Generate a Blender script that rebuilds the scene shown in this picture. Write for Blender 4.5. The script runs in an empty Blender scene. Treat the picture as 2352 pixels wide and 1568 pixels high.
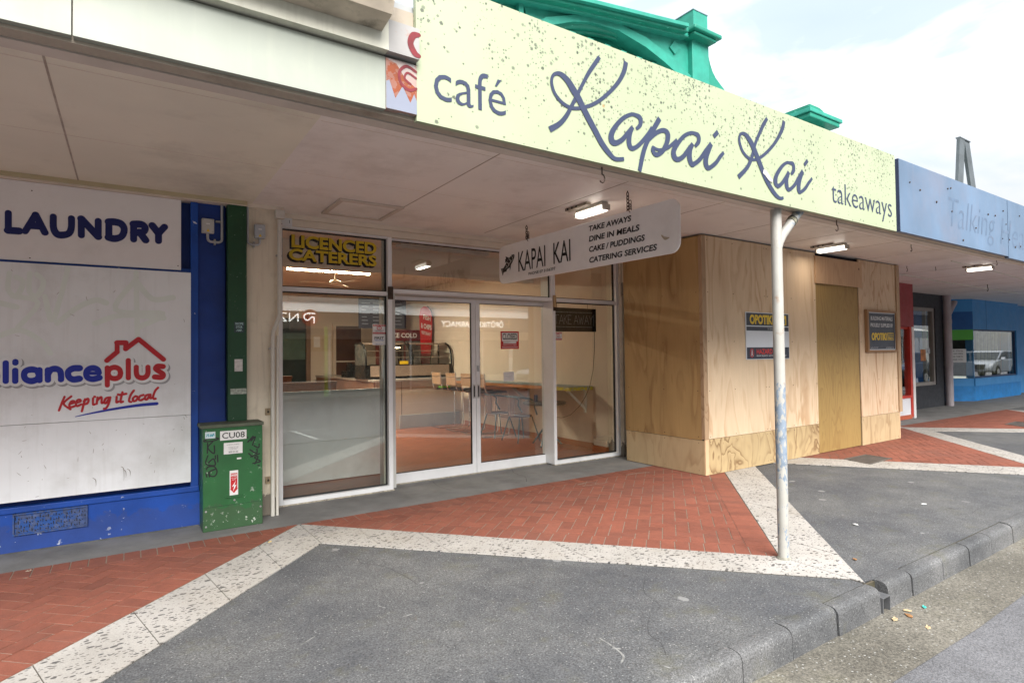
import bpy, bmesh, math, random
from mathutils import Vector, Matrix
R = math.radians
sc = bpy.context.scene
C = sc.collection
random.seed(7)

# ------------------------------------------------------------------ camera
def set_camera():
    yaw, pit, rol = R(33.52), R(1.36), R(-0.72)
    f = Vector((math.sin(yaw)*math.cos(pit), math.cos(yaw)*math.cos(pit), math.sin(pit)))
    r = Vector((math.cos(yaw), -math.sin(yaw), 0)); u = r.cross(f)
    c, s = math.cos(rol), math.sin(rol)
    r2 = r*c + u*s; u2 = u*c - r*s
    cam = bpy.data.cameras.new('camera'); o = bpy.data.objects.new('camera', cam); C.objects.link(o)
    cam.sensor_width = 36; cam.lens = 36*1330/2352
    cam.clip_start = .05; cam.clip_end = 1500
    m = Matrix((r2, u2, -f)).transposed().to_4x4(); m.translation = Vector((0, 0, 1.6))
    o.matrix_world = m
    sc.camera = o
set_camera()
# ------------------------------------------------------------------ sky, sun, exposure
SUN_EL, SUN_AZ = 38, 196          # degrees; azimuth clockwise from +Y: over the far side of the street, veiled by cloud
WORLD_STRENGTH = .15
SUN_STRENGTH = 1.5
EXPOSURE = 2.48
def set_light():
    w = bpy.data.worlds.new('World'); sc.world = w; w.use_nodes = True
    nt = w.node_tree; N = nt.nodes; L = nt.links
    bg = N['Background']; bg.inputs['Strength'].default_value = WORLD_STRENGTH
    sky = N.new('ShaderNodeTexSky'); sky.sky_type = 'NISHITA'; sky.sun_disc = False
    sky.sun_elevation = R(SUN_EL); sky.sun_rotation = R(SUN_AZ)
    sky.air_density = 1.0; sky.dust_density = .6; sky.ozone_density = 1.0
    tc = N.new('ShaderNodeTexCoord'); mp = N.new('ShaderNodeMapping'); mp.inputs['Scale'].default_value = (1.0, 1.0, 3.2)
    L.new(tc.outputs['Generated'], mp.inputs['Vector'])
    nz = N.new('ShaderNodeTexNoise'); nz.inputs['Scale'].default_value = 3.1; nz.inputs['Detail'].default_value = 7; nz.inputs['Roughness'].default_value = .55
    nz.inputs['Distortion'].default_value = .4
    L.new(mp.outputs[0], nz.inputs['Vector'])
    rp = N.new('ShaderNodeValToRGB'); rp.color_ramp.elements[0].position = .36; rp.color_ramp.elements[1].position = .56
    rp.color_ramp.elements[0].color = (.36, .36, .36, 1); rp.color_ramp.elements[1].color = (1, 1, 1, 1)
    L.new(nz.outputs['Fac'], rp.inputs['Fac'])
    # cloud brightness itself varies a little
    nz2 = N.new('ShaderNodeTexNoise'); nz2.inputs['Scale'].default_value = 2.0; nz2.inputs['Detail'].default_value = 4
    L.new(mp.outputs[0], nz2.inputs['Vector'])
    rp2 = N.new('ShaderNodeValToRGB'); rp2.color_ramp.elements[0].position = .3; rp2.color_ramp.elements[1].position = .65
    rp2.color_ramp.elements[0].color = (2.5, 2.58, 2.7, 1); rp2.color_ramp.elements[1].color = (3.35, 3.35, 3.35, 1)
    L.new(nz2.outputs['Fac'], rp2.inputs['Fac'])
    mix = N.new('ShaderNodeMix'); mix.data_type = 'RGBA'
    L.new(rp.outputs[0], mix.inputs['Factor']); dim = N.new('ShaderNodeMix'); dim.data_type = 'RGBA'; dim.blend_type = 'MULTIPLY'; dim.inputs['Factor'].default_value = 1; dim.inputs['B'].default_value = (.74, .66, .58, 1); L.new(sky.outputs[0], dim.inputs['A']); L.new(dim.outputs['Result'], mix.inputs['A']); L.new(rp2.outputs[0], mix.inputs['B'])
    # an overcast sky is about three times brighter overhead than at the horizon
    sp = N.new('ShaderNodeSeparateXYZ'); L.new(tc.outputs['Generated'], sp.inputs[0])
    mr = N.new('ShaderNodeMapRange'); mr.inputs['From Min'].default_value = 0; mr.inputs['From Max'].default_value = 1; mr.inputs['To Min'].default_value = .205; mr.inputs['To Max'].default_value = 1.15
    L.new(sp.outputs['Z'], mr.inputs['Value'])
    gr = N.new('ShaderNodeMix'); gr.data_type = 'RGBA'; gr.blend_type = 'MULTIPLY'; gr.inputs['Factor'].default_value = 1
    L.new(mix.outputs['Result'], gr.inputs['A']); L.new(mr.outputs[0], gr.inputs['B'])
    L.new(gr.outputs['Result'], bg.inputs['Color'])
    s = bpy.data.lights.new('sun', 'SUN'); s.energy = SUN_STRENGTH; s.angle = R(40); s.color = (1, .97, .93)
    o = bpy.data.objects.new('sun', s); C.objects.link(o)
    d = Vector((math.sin(R(SUN_AZ))*math.cos(R(SUN_EL)), math.cos(R(SUN_AZ))*math.cos(R(SUN_EL)), math.sin(R(SUN_EL))))
    o.rotation_euler = d.to_track_quat('Z', 'Y').to_euler()
    o.location = d*60
    sc.view_settings.view_transform = 'Standard'; sc.view_settings.look = 'None'
    sc.view_settings.exposure = EXPOSURE; sc.view_settings.gamma = 1
    cy = sc.cycles
    cy.max_bounces = 9; cy.diffuse_bounces = 5; cy.glossy_bounces = 5; cy.transmission_bounces = 6; cy.transparent_max_bounces = 16
    cy.caustics_reflective = False; cy.caustics_refractive = False; cy.sample_clamp_indirect = 6
    cy.use_denoising = True
set_light()

# ------------------------------------------------------------------ materials
def mat_base(name):
    m = bpy.data.materials.new(name); m.use_nodes = True
    nt = m.node_tree; return m, nt, nt.nodes, nt.links, nt.nodes['Principled BSDF']
def noise(N, L, vec, scale, detail=3, rough=.55, stretch=None, dist=0):
    n = N.new('ShaderNodeTexNoise'); n.inputs['Scale'].default_value = scale; n.inputs['Detail'].default_value = detail
    n.inputs['Roughness'].default_value = rough; n.inputs['Distortion'].default_value = dist
    if stretch:
        mp = N.new('ShaderNodeMapping'); mp.inputs['Scale'].default_value = stretch; L.new(vec, mp.inputs['Vector']); vec = mp.outputs[0]
    L.new(vec, n.inputs['Vector']); return n.outputs['Fac']
def ramp(N, L, fac, a, b, ca=(0, 0, 0), cb=(1, 1, 1), interp='LINEAR'):
    r = N.new('ShaderNodeValToRGB'); e = r.color_ramp.elements; r.color_ramp.interpolation = interp
    e[0].position = a; e[1].position = b; e[0].color = (*ca, 1); e[1].color = (*cb, 1)
    L.new(fac, r.inputs['Fac']); return r.outputs['Color']
def mixc(N, L, fac, a, b, mode='MIX'):
    m = N.new('ShaderNodeMix'); m.data_type = 'RGBA'; m.blend_type = mode
    for key, v in (('Factor', fac), ('A', a), ('B', b)):
        if isinstance(v, (int, float)): m.inputs[key].default_value = v
        elif isinstance(v, tuple): m.inputs[key].default_value = (*v, 1)
        else: L.new(v, m.inputs[key])
    return m.outputs['Result']
def mth(N, L, op, a, b=0.0):
    m = N.new('ShaderNodeMath'); m.operation = op
    for i, v in enumerate((a, b)):
        if isinstance(v, (int, float)): m.inputs[i].default_value = v
        else: L.new(v, m.inputs[i])
    return m.outputs[0]
def bump(N, L, p, h, strength, dist=.004):
    b = N.new('ShaderNodeBump'); b.inputs['Strength'].default_value = strength; b.inputs['Distance'].default_value = dist
    L.new(h, b.inputs['Height']); L.new(b.outputs[0], p.inputs['Normal'])
def oc(N): return N.new('ShaderNodeTexCoord').outputs['Object']
def sepz(N, L, v, ax='Z'):
    s = N.new('ShaderNodeSeparateXYZ'); L.new(v, s.inputs[0]); return s.outputs[ax]
MC = {}
def M(name, col, rough=.6, var=.12, vs=4, bmp=0, bs=80, metal=0, chips=None, chipcol=(.7, .7, .68), chipthr=.66, chipscale=14, dirt=0, dirtcol=(.12, .10, .08), ds=2.5, spec=.4, streak=0, foot=0):
    """painted / plain surface: tone variation, optional chips, grime and run-off streaks"""
    if name in MC: return MC[name]
    m, nt, N, L, p = mat_base(name)
    v = oc(N)
    a = tuple(c*(1-var) for c in col); b = tuple(min(1, c*(1+var)) for c in col)
    c = mixc(N, L, ramp(N, L, noise(N, L, v, vs, 4), .3, .7), a, b)
    if dirt:
        d = ramp(N, L, noise(N, L, v, ds, 6, .65), .5, .75)
        c = mixc(N, L, mth(N, L, 'MULTIPLY', d, dirt), c, dirtcol)
    if streak:
        d = ramp(N, L, noise(N, L, v, 1, 5, .6, (22, 22, 1.2)), .52, .74)
        c = mixc(N, L, mth(N, L, 'MULTIPLY', d, streak), c, dirtcol)
    if foot:          # splash-back grime along the foot of the wall
        zz = mth(N, L, 'ADD', sepz(N, L, v), mth(N, L, 'MULTIPLY', noise(N, L, v, 9, 6, .7), -.4))
        d = ramp(N, L, zz, -.2, .02, (1, 1, 1), (0, 0, 0))
        c = mixc(N, L, mth(N, L, 'MULTIPLY', d, foot), c, (.07, .06, .05))
    if chips:
        d = ramp(N, L, noise(N, L, v, chipscale, 5, .6), chipthr, chipthr+.015)
        g = ramp(N, L, noise(N, L, v, 1.7, 2), .42, .6)
        c = mixc(N, L, mth(N, L, 'MULTIPLY', mth(N, L, 'MULTIPLY', d, g), chips), c, chipcol)
    L.new(c, p.inputs['Base Color'])
    rr = ramp(N, L, noise(N, L, v, vs*3, 3), .2, .8, (max(.03, rough-.08),)*3, (min(1, rough+.1),)*3)
    L.new(rr, p.inputs['Roughness'])
    p.inputs['Metallic'].default_value = metal; p.inputs['Specular IOR Level'].default_value = spec
    if bmp: bump(N, L, p, noise(N, L, v, bs, 4), bmp)
    MC[name] = m; return m
def M_asphalt(name, col, patch, speck=.5, scale=1.0, moss=0, gum=0):
    m, nt, N, L, p = mat_base(name); v = oc(N)
    c = mixc(N, L, ramp(N, L, noise(N, L, v, .8, 6, .65), .38, .62), col, patch)
    c = mixc(N, L, .55, c, ramp(N, L, noise(N, L, v, 3.2, 6, .75), .25, .78, (.65,)*3, (1.25,)*3), 'MULTIPLY')
    fine = noise(N, L, v, 95*scale, 3, .7)
    c = mixc(N, L, .8, c, ramp(N, L, fine, .30, .70, (.2,)*3, (1.9,)*3), 'MULTIPLY')
    vo = N.new('ShaderNodeTexVoronoi'); vo.inputs['Scale'].default_value = 75*scale; L.new(v, vo.inputs['Vector'])
    s = N.new('ShaderNodeSeparateColor'); L.new(vo.outputs['Color'], s.inputs[0])
    pick = mth(N, L, 'MULTIPLY', ramp(N, L, s.outputs[0], .90, .95), ramp(N, L, vo.outputs['Distance'], .26, .40, (1, 1, 1), (0, 0, 0)))
    c = mixc(N, L, mth(N, L, 'MULTIPLY', pick, speck), c, (.42, .42, .40))
    # gum and droppings
    vo2 = N.new('ShaderNodeTexVoronoi'); vo2.inputs['Scale'].default_value = 4.6; L.new(v, vo2.inputs['Vector'])
    s2 = N.new('ShaderNodeSeparateColor'); L.new(vo2.outputs['Color'], s2.inputs[0])
    g = mth(N, L, 'MULTIPLY', ramp(N, L, s2.outputs[0], .62, .64), ramp(N, L, mth(N, L, 'ADD', vo2.outputs['Distance'], mth(N, L, 'ADD', mth(N, L, 'MULTIPLY', noise(N, L, v, 16), .3), mth(N, L, 'MULTIPLY', s2.outputs[2], .12))), .31, .33, (1, 1, 1), (0, 0, 0)))
    gc = mixc(N, L, ramp(N, L, s2.outputs[1], .45, .55), (.05, .05, .052), (.24, .24, .235))
    if gum: c = mixc(N, L, mth(N, L, 'MULTIPLY', g, gum), c, gc)
    if moss:
        c = mixc(N, L, mth(N, L, 'MULTIPLY', ramp(N, L, noise(N, L, v, 3.1, 6, .7), .55, .75), moss), c, (.10, .095, .05))
    L.new(c, p.inputs['Base Color']); p.inputs['Roughness'].default_value = .85
    bump(N, L, p, fine, .55, .006)
    return m
def M_terrazzo():
    m, nt, N, L, p = mat_base('terrazzo'); v = oc(N)
    base = mixc(N, L, ramp(N, L, noise(N, L, v, 2.2, 5), .3, .7), (.345, .328, .30), (.44, .422, .395))
    base = mixc(N, L, .5, base, ramp(N, L, noise(N, L, v, 140, 3, .7), .3, .7, (.6,)*3, (1.3,)*3), 'MULTIPLY')
    mp = N.new('ShaderNodeMapping'); mp.inputs['Rotation'].default_value = (0, 0, .5); mp.inputs['Scale'].default_value = (1, 1.7, 1); L.new(v, mp.inputs['Vector'])
    wob = N.new('ShaderNodeMix'); wob.data_type = 'RGBA'; wob.inputs['Factor'].default_value = .03
    nz = N.new('ShaderNodeTexNoise'); nz.inputs['Scale'].default_value = 14; L.new(v, nz.inputs['Vector'])
    L.new(mp.outputs[0], wob.inputs['A']); L.new(nz.outputs['Color'], wob.inputs['B'])
    c = base
    for scale, thr, lo, hi in ((19, .28, .48, .235), (40, .30, .5, .25)):
        vo = N.new('ShaderNodeTexVoronoi'); vo.inputs['Scale'].default_value = scale; L.new(wob.outputs['Result'], vo.inputs['Vector'])
        s = N.new('ShaderNodeSeparateColor'); L.new(vo.outputs['Color'], s.inputs[0])
        k = mth(N, L, 'MULTIPLY', ramp(N, L, s.outputs[0], lo, lo+.02), ramp(N, L, mth(N, L, 'SUBTRACT', vo.outputs['Distance'], mth(N, L, 'MULTIPLY', s.outputs[1], .16)), hi-.03, hi, (1, 1, 1), (0, 0, 0)))
        pc = mixc(N, L, s.outputs[2], (.05, .052, .055), (.17, .155, .14))
        c = mixc(N, L, k, c, pc)
    c = mixc(N, L, mth(N, L, 'MULTIPLY', ramp(N, L, noise(N, L, v, 1.3, 6, .7), .5, .8), .35), c, (.25, .2, .13))
    L.new(c, p.inputs['Base Color']); p.inputs['Roughness'].default_value = .6
    return m
def M_brick():
    m, nt, N, L, p = mat_base('brick_paver'); v = oc(N)
    at = N.new('ShaderNodeAttribute'); at.attribute_name = 'tint'
    c = mixc(N, L, at.outputs['Fac'], (.165, .054, .034), (.285, .09, .054))
    c = mixc(N, L, .55, c, ramp(N, L, noise(N, L, v, 9, 6, .7), .25, .8, (.6,)*3, (1.25,)*3), 'MULTIPLY')
    c = mixc(N, L, .5, c, ramp(N, L, noise(N, L, v, 150, 3, .7), .3, .7, (.6,)*3, (1.3,)*3), 'MULTIPLY')
    c = mixc(N, L, mth(N, L, 'MULTIPLY', ramp(N, L, noise(N, L, v, 1.1, 5, .65), .5, .8), .38), c, (.14, .085, .07))
    c = mixc(N, L, mth(N, L, 'MULTIPLY', ramp(N, L, noise(N, L, v, 2.4, 7, .7), .68, .74), .3), c, (.42, .34, .28))
    L.new(c, p.inputs['Base Color']); p.inputs['Roughness'].default_value = .8
    bump(N, L, p, noise(N, L, v, 120, 4), .3, .003)
    return m
def M_ply(name, light, dark, seed, freq=11, contrast=.8, axis='X', knots=0, fine=.25, st=(2.6, 2.6, .5)):
    """rotary-cut pine: contour lines of a field stretched along the grain (vertical)"""
    m, nt, N, L, p = mat_base(name); v = oc(N)
    mp = N.new('ShaderNodeMapping'); mp.inputs['Location'].default_value = (seed*3.1, seed*1.7, seed*.9)
    L.new(v, mp.inputs['Vector']); w = mp.outputs[0]
    f = noise(N, L, w, 1, 3, .5, st, .5)
    lines = mth(N, L, 'FRACT', mth(N, L, 'MULTIPLY', f, freq))
    r = N.new('ShaderNodeValToRGB'); e = r.color_ramp.elements
    e[0].position = 0; e[0].color = (0, 0, 0, 1); e[1].position = 1; e[1].color = (0, 0, 0, 1)
    k = e.new(.55); k.color = (.25, .25, .25, 1); k = e.new(.86); k.color = (1, 1, 1, 1)
    L.new(lines, r.inputs['Fac'])
    patch = ramp(N, L, noise(N, L, w, 1, 3, .5, (3.2, 3.2, .35)), .38, .66)
    band = mth(N, L, 'MULTIPLY', r.outputs['Color'], mth(N, L, 'ADD', mth(N, L, 'MULTIPLY', patch, .65), .3))
    c = mixc(N, L, mth(N, L, 'MULTIPLY', band, contrast), light, dark)
    c = mixc(N, L, fine, c, ramp(N, L, noise(N, L, w, 1, 4, .7, (160, 160, 3)), .3, .7, (.65,)*3, (1.25,)*3), 'MULTIPLY')
    c = mixc(N, L, .5, c, ramp(N, L, noise(N, L, w, 1.1, 4), .25, .8, (.82,)*3, (1.15,)*3), 'MULTIPLY')
    if knots:
        vo = N.new('ShaderNodeTexVoronoi'); vo.inputs['Scale'].default_value = 3.2; L.new(w, vo.inputs['Vector'])
        s = N.new('ShaderNodeSeparateColor'); L.new(vo.outputs['Color'], s.inputs[0])
        kk = mth(N, L, 'MULTIPLY', ramp(N, L, s.outputs[0], .5, .52), ramp(N, L, vo.outputs['Distance'], .05, .08, (1, 1, 1), (0, 0, 0)))
        c = mixc(N, L, kk, c, (.10, .045, .02))
    L.new(c, p.inputs['Base Color']); p.inputs['Roughness'].default_value = .65
    return m
def M_lichen():
    m, nt, N, L, p = mat_base('sign_cream'); v = oc(N)
    base = mixc(N, L, ramp(N, L, noise(N, L, v, 1.2, 4), .3, .7), (.295, .338, .212), (.335, .375, .248))
    z = sepz(N, L, v); x = sepz(N, L, v, 'X')
    # colonies are denser towards the wet top edge
    dens = ramp(N, L, z, .10, .70, (.02,)*3, (1,)*3)
    dens = mth(N, L, 'MULTIPLY', dens, ramp(N, L, noise(N, L, v, 2.1, 4), .42, .60, (.06,)*3, (1,)*3))
    c = base
    for scale, big, cut, wob in ((31, .88, .42, .55), (58, .88, .44, .5), (23, .52, .34, .8)):
        vo = N.new('ShaderNodeTexVoronoi'); vo.inputs['Scale'].default_value = scale; L.new(v, vo.inputs['Vector'])
        s = N.new('ShaderNodeSeparateColor'); L.new(vo.outputs['Color'], s.inputs[0])
        on = mth(N, L, 'GREATER_THAN', s.outputs[0], mth(N, L, 'SUBTRACT', .975, mth(N, L, 'MULTIPLY', dens, big)))
        d = mth(N, L, 'ADD', vo.outputs['Distance'], mth(N, L, 'MULTIPLY', noise(N, L, v, scale*4, 3, .8), wob))
        blob = ramp(N, L, mth(N, L, 'SUBTRACT', d, mth(N, L, 'MULTIPLY', s.outputs[1], .26)), cut-.06, cut+.06, (1, 1, 1), (0, 0, 0))
        c = mixc(N, L, mth(N, L, 'MULTIPLY', mth(N, L, 'MULTIPLY', on, blob), mth(N, L, 'ADD', .55, mth(N, L, 'MULTIPLY', s.outputs[2], .45))), c, (.05, .057, .04))
    vo = N.new('ShaderNodeTexVoronoi'); vo.inputs['Scale'].default_value = 3.4; L.new(v, vo.inputs['Vector'])
    s = N.new('ShaderNodeSeparateColor'); L.new(vo.outputs['Color'], s.inputs[0])
    sc_ = mth(N, L, 'MULTIPLY', mth(N, L, 'GREATER_THAN', s.outputs[0], .45), ramp(N, L, vo.outputs['Distance'], .025, .05, (1, 1, 1), (0, 0, 0)))
    c = mixc(N, L, mth(N, L, 'MULTIPLY', sc_, .8), c, (.30, .16, .05))
    L.new(c, p.inputs['Base Color']); p.inputs['Roughness'].default_value = .5
    return m
def M_peel():
    m, nt, N, L, p = mat_base('peeling_white_paint'); v = oc(N)
    z = sepz(N, L, v); x = sepz(N, L, v, 'X')
    n = noise(N, L, v, 1, 6, .62, (44, 44, 20))
    zone = ramp(N, L, z, .16, .30, (0,)*3, (1,)*3)
    r = N.new('ShaderNodeValToRGB'); e = r.color_ramp.elements
    e[0].position = .0; e[0].color = (.47,)*3+(1,); e[1].position = .62; e[1].color = (.25,)*3+(1,)
    for q, w in ((.20, .43), (.30, .57), (.40, .60), (.50, .53), (.56, .36)):
        k = e.new(q); k.color = (w,)*3+(1,)
    L.new(mth(N, L, 'MULTIPLY', z, .385), r.inputs['Fac'])
    side = mth(N, L, 'MULTIPLY', mth(N, L, 'SUBTRACT', x, 0), 1.1)
    lim = mth(N, L, 'ADD', r.outputs['Color'], side)
    mask = ramp(N, L, mth(N, L, 'SUBTRACT', lim, n), .0, .02)
    paint = mixc(N, L, ramp(N, L, noise(N, L, v, 6, 5), .3, .7), (.31, .30, .268), (.385, .375, .345))
    metal = mixc(N, L, ramp(N, L, noise(N, L, v, 18, 5), .3, .7), (.13, .17, .22), (.24, .29, .35))
    c = mixc(N, L, mask, paint, metal)
    rust = mth(N, L, 'MULTIPLY', ramp(N, L, noise(N, L, v, 9, 6, .7), .60, .72), ramp(N, L, z, 2.2/2.8, 2.5/2.8))
    c = mixc(N, L, mth(N, L, 'MULTIPLY', rust, .7), c, (.22, .10, .03))
    L.new(c, p.inputs['Base Color']); p.inputs['Roughness'].default_value = .5
    bump(N, L, p, mask, -.4, .002)
    return m
def M_glass(name='window_glass', tint=(.93, .96, .94), ior=1.75):
    m, nt, N, L, p = mat_base(name); N.remove(p)
    out = N['Material Output']
    t = N.new('ShaderNodeBsdfTransparent'); t.inputs[0].default_value = (*tint, 1)
    g = N.new('ShaderNodeBsdfGlossy'); g.inputs['Roughness'].default_value = 0; g.inputs['Color'].default_value = (1, 1, 1, 1)
    fr = N.new('ShaderNodeFresnel'); ge = N.new('ShaderNodeNewGeometry')      # same reflectance from either side of the sheet
    L.new(mth(N, L, 'ADD', ior, mth(N, L, 'MULTIPLY', ge.outputs['Backfacing'], 1/ior-ior)), fr.inputs['IOR'])
    mx = N.new('ShaderNodeMixShader'); L.new(fr.outputs[0], mx.inputs[0]); L.new(t.outputs[0], mx.inputs[1]); L.new(g.outputs[0], mx.inputs[2])
    L.new(mx.outputs[0], out.inputs[0]); return m
def M_emit(name, col, strength):
    m, nt, N, L, p = mat_base(name)
    p.inputs['Base Color'].default_value = (.8, .8, .78, 1); p.inputs['Emission Color'].default_value = (*col, 1); p.inputs['Emission Strength'].default_value = strength
    return m
def M_tile(name, c1, c2, grout, scale, w=.02, rot=0):
    m, nt, N, L, p = mat_base(name); v = oc(N)
    mp = N.new('ShaderNodeMapping'); mp.inputs['Rotation'].default_value = (0, 0, rot); L.new(v, mp.inputs['Vector'])
    b = N.new('ShaderNodeTexBrick'); b.offset = 0; b.inputs['Scale'].default_value = scale; b.inputs['Mortar Size'].default_value = w
    b.inputs['Brick Width'].default_value = .5; b.inputs['Row Height'].default_value = .5
    b.inputs['Color1'].default_value = (*c1, 1); b.inputs['Color2'].default_value = (*c2, 1); b.inputs['Mortar'].default_value = (*grout, 1)
    L.new(mp.outputs[0], b.inputs['Vector'])
    c = mixc(N, L, .4, b.outputs['Color'], ramp(N, L, noise(N, L, v, 5, 5), .3, .7, (.7,)*3, (1.2,)*3), 'MULTIPLY')
    L.new(c, p.inputs['Base Color']); p.inputs['Roughness'].default_value = .35
    return m

# ------------------------------------------------------------------ mesh builder
ORG = {}
class MB:
    def __init__(s): s.v = []; s.f = []; s.t = []; s.tint = 0.0
    def add(s, vs, fs):
        n = len(s.v); s.v += [tuple(q) for q in vs]; s.f += [tuple(i+n for i in f) for f in fs]; s.t += [s.tint]*len(fs); return s
    def box(s, x0, x1, y0, y1, z0, z1):
        return s.add([(x0, y0, z0), (x1, y0, z0), (x1, y1, z0), (x0, y1, z0), (x0, y0, z1), (x1, y0, z1), (x1, y1, z1), (x0, y1, z1)],
                     [(0, 3, 2, 1), (4, 5, 6, 7), (0, 1, 5, 4), (1, 2, 6, 5), (2, 3, 7, 6), (3, 0, 4, 7)])
    def prism(s, pts, axis, a, b):
        """2-D outline extruded along an axis: y -> (x,z), x -> (y,z), z -> (x,y)"""
        def P(p, d): return {'y': (p[0], d, p[1]), 'x': (d, p[0], p[1]), 'z': (p[0], p[1], d)}[axis]
        n = len(pts)
        return s.add([P(p, a) for p in pts]+[P(p, b) for p in pts],
                     [tuple(range(n))[::-1], tuple(range(n, 2*n))]+[(i, (i+1) % n, n+(i+1) % n, n+i) for i in range(n)])
    def quad(s, a, b, c, d): return s.add([a, b, c, d], [(0, 1, 2, 3)])
    def tube(s, pts, r, n=10, caps=True, flat=1.0):
        pts = [Vector(p) for p in pts]; rs = r if isinstance(r, (list, tuple)) else [r]*len(pts)
        vs = []; up = None
        for i, p in enumerate(pts):
            d = (pts[min(i+1, len(pts)-1)]-pts[max(i-1, 0)]).normalized()
            if up is None:
                up = Vector((0, 0, 1)) if abs(d.z) < .9 else Vector((1, 0, 0))
            a = d.cross(up)
            if a.length < 1e-5: a = d.orthogonal()
            a.normalize(); b = a.cross(d).normalized(); up = b
            for k in range(n):
                q = 2*math.pi*k/n; vs.append(p+(a*math.cos(q)+b*math.sin(q)*flat)*rs[i])
        fs = []
        for i in range(len(pts)-1):
            for k in range(n): fs.append((i*n+k, i*n+(k+1) % n, (i+1)*n+(k+1) % n, (i+1)*n+k))
        if caps: fs += [tuple(range(n))[::-1], tuple(range((len(pts)-1)*n, len(pts)*n))]
        return s.add(vs, fs)
    def lathe(s, c, prof, n=20):
        vs = []; fs = []
        for r, z in prof:
            for k in range(n):
                q = 2*math.pi*k/n; vs.append((c[0]+r*math.cos(q), c[1]+r*math.sin(q), c[2]+z))
        for i in range(len(prof)-1):
            for k in range(n): fs.append((i*n+k, i*n+(k+1) % n, (i+1)*n+(k+1) % n, (i+1)*n+k))
        fs += [tuple(range(n))[::-1], tuple(range((len(prof)-1)*n, len(prof)*n))]
        return s.add(vs, fs)
    def build(s, name, mat, parent=None, loc=None, smooth=False, bev=0, seg=2):
        if parent is not None: org = ORG[parent]
        elif loc is not None: org = Vector(loc)
        else:
            xs = [q[0] for q in s.v]; ys = [q[1] for q in s.v]; zs = [q[2] for q in s.v]
            org = Vector(((min(xs)+max(xs))/2, (min(ys)+max(ys))/2, min(zs)))
        me = bpy.data.meshes.new(name)
        me.from_pydata([(q[0]-org.x, q[1]-org.y, q[2]-org.z) for q in s.v], [], s.f)
        if any(s.t):
            a = me.attributes.new('tint', 'FLOAT', 'FACE'); a.data.foreach_set('value', s.t)
        me.materials.append(mat); me.update()
        if smooth: me.polygons.foreach_set('use_smooth', [True]*len(me.polygons))
        o = bpy.data.objects.new(name, me); C.objects.link(o)
        if smooth:
            e = o.modifiers.new('split', 'EDGE_SPLIT'); e.split_angle = R(42)
        if bev:
            b = o.modifiers.new('bevel', 'BEVEL'); b.width = bev; b.segments = seg; b.limit_method = 'ANGLE'; b.angle_limit = R(50)
        ORG[o] = org
        if parent is not None: o.parent = parent
        else: o.location = org
        return o
def tag(o, label, cat, group=None):
    o['label'] = label; o['category'] = cat
    if group: o['group'] = group
    return o
def thing(name, label, cat, loc, group=None):
    o = bpy.data.objects.new(name, None); C.objects.link(o); o.location = loc; o.empty_display_size = .2
    ORG[o] = Vector(loc); return tag(o, label, cat, group)
def struct(o): o['kind'] = 'structure'; return o
def stuff(o): o['kind'] = 'stuff'; return o
def B(name, mat, parent, *boxes, bev=0, seg=2):
    m = MB()
    for b in boxes: m.box(*b)
    return m.build(name, mat, parent, bev=bev, seg=seg)
def copy_tree(o, loc=None, label=None, parent=None):
    c = o.copy(); C.objects.link(c); ORG[c] = Vector(loc) if loc is not None else ORG.get(o, Vector())
    if parent is not None: c.parent = parent
    if loc is not None: c.location = loc
    if label: c['label'] = label
    for ch in list(o.children): copy_tree(ch, None, None, c)
    return c

# ------------------------------------------------------------------ lettering
def text_geo(s, bold=0, res=3, spacing=1.0, shear=0):
    cu = bpy.data.curves.new('t', 'FONT'); cu.body = s; cu.resolution_u = res; cu.offset = bold; cu.space_character = spacing; cu.shear = shear
    cu.fill_mode = 'FRONT'
    o = bpy.data.objects.new('t', cu); C.objects.link(o)
    dg = bpy.context.evaluated_depsgraph_get(); e = o.evaluated_get(dg); me = e.to_mesh()
    vs = [(v.co.x, v.co.y) for v in me.vertices]; fs = [tuple(p.vertices) for p in me.polygons]
    e.to_mesh_clear(); bpy.data.objects.remove(o); bpy.data.curves.remove(cu)
    x0 = min(v[0] for v in vs); x1 = max(v[0] for v in vs); y0 = min(v[1] for v in vs); y1 = max(v[1] for v in vs)
    return [((x-x0)/(x1-x0), (y-y0)/(y1-y0)) for x, y in vs], fs, (x1-x0)/(y1-y0)
FR = ((1, 0, 0), (0, 0, 1), (0, -1, 0))          # facing the street
LF = ((0, -1, 0), (0, 0, 1), (-1, 0, 0))         # facing along the street
OP = ((-1, 0, 0), (0, 0, 1), (0, 1, 0))          # facing the shops from across the road
def text(mb, s, O, box, frame=FR, off=.003, bold=0, shear=0, spacing=1.0, slant=0.0):
    """fit the ink of s into box (u0,v0,u1,v1); slant lifts the right end"""
    vs, fs, asp = text_geo(s, bold, 3, spacing, shear)
    U, V, W = (Vector(q) for q in frame); O = Vector(O)
    u0, v0, u1, v1 = box
    if u1 is None: u1 = u0+(v1-v0)*asp
    mb.add([O+U*(u0+(u1-u0)*x)+V*(v0+(v1-v0)*y+slant*x)+W*off for x, y in vs], fs)
    return mb
def rect(mb, O, box, frame=FR, off=.002):
    U, V, W = (Vector(q) for q in frame); O = Vector(O)
    u0, v0, u1, v1 = box
    return mb.add([O+U*a+V*b+W*off for a, b in ((u0, v0), (u1, v0), (u1, v1), (u0, v1))], [(0, 1, 2, 3)])
def poly(mb, O, pts, frame=FR, off=.003):
    U, V, W = (Vector(q) for q in frame); O = Vector(O)
    return mb.add([O+U*a+V*b+W*off for a, b in pts], [tuple(range(len(pts)))])
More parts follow.
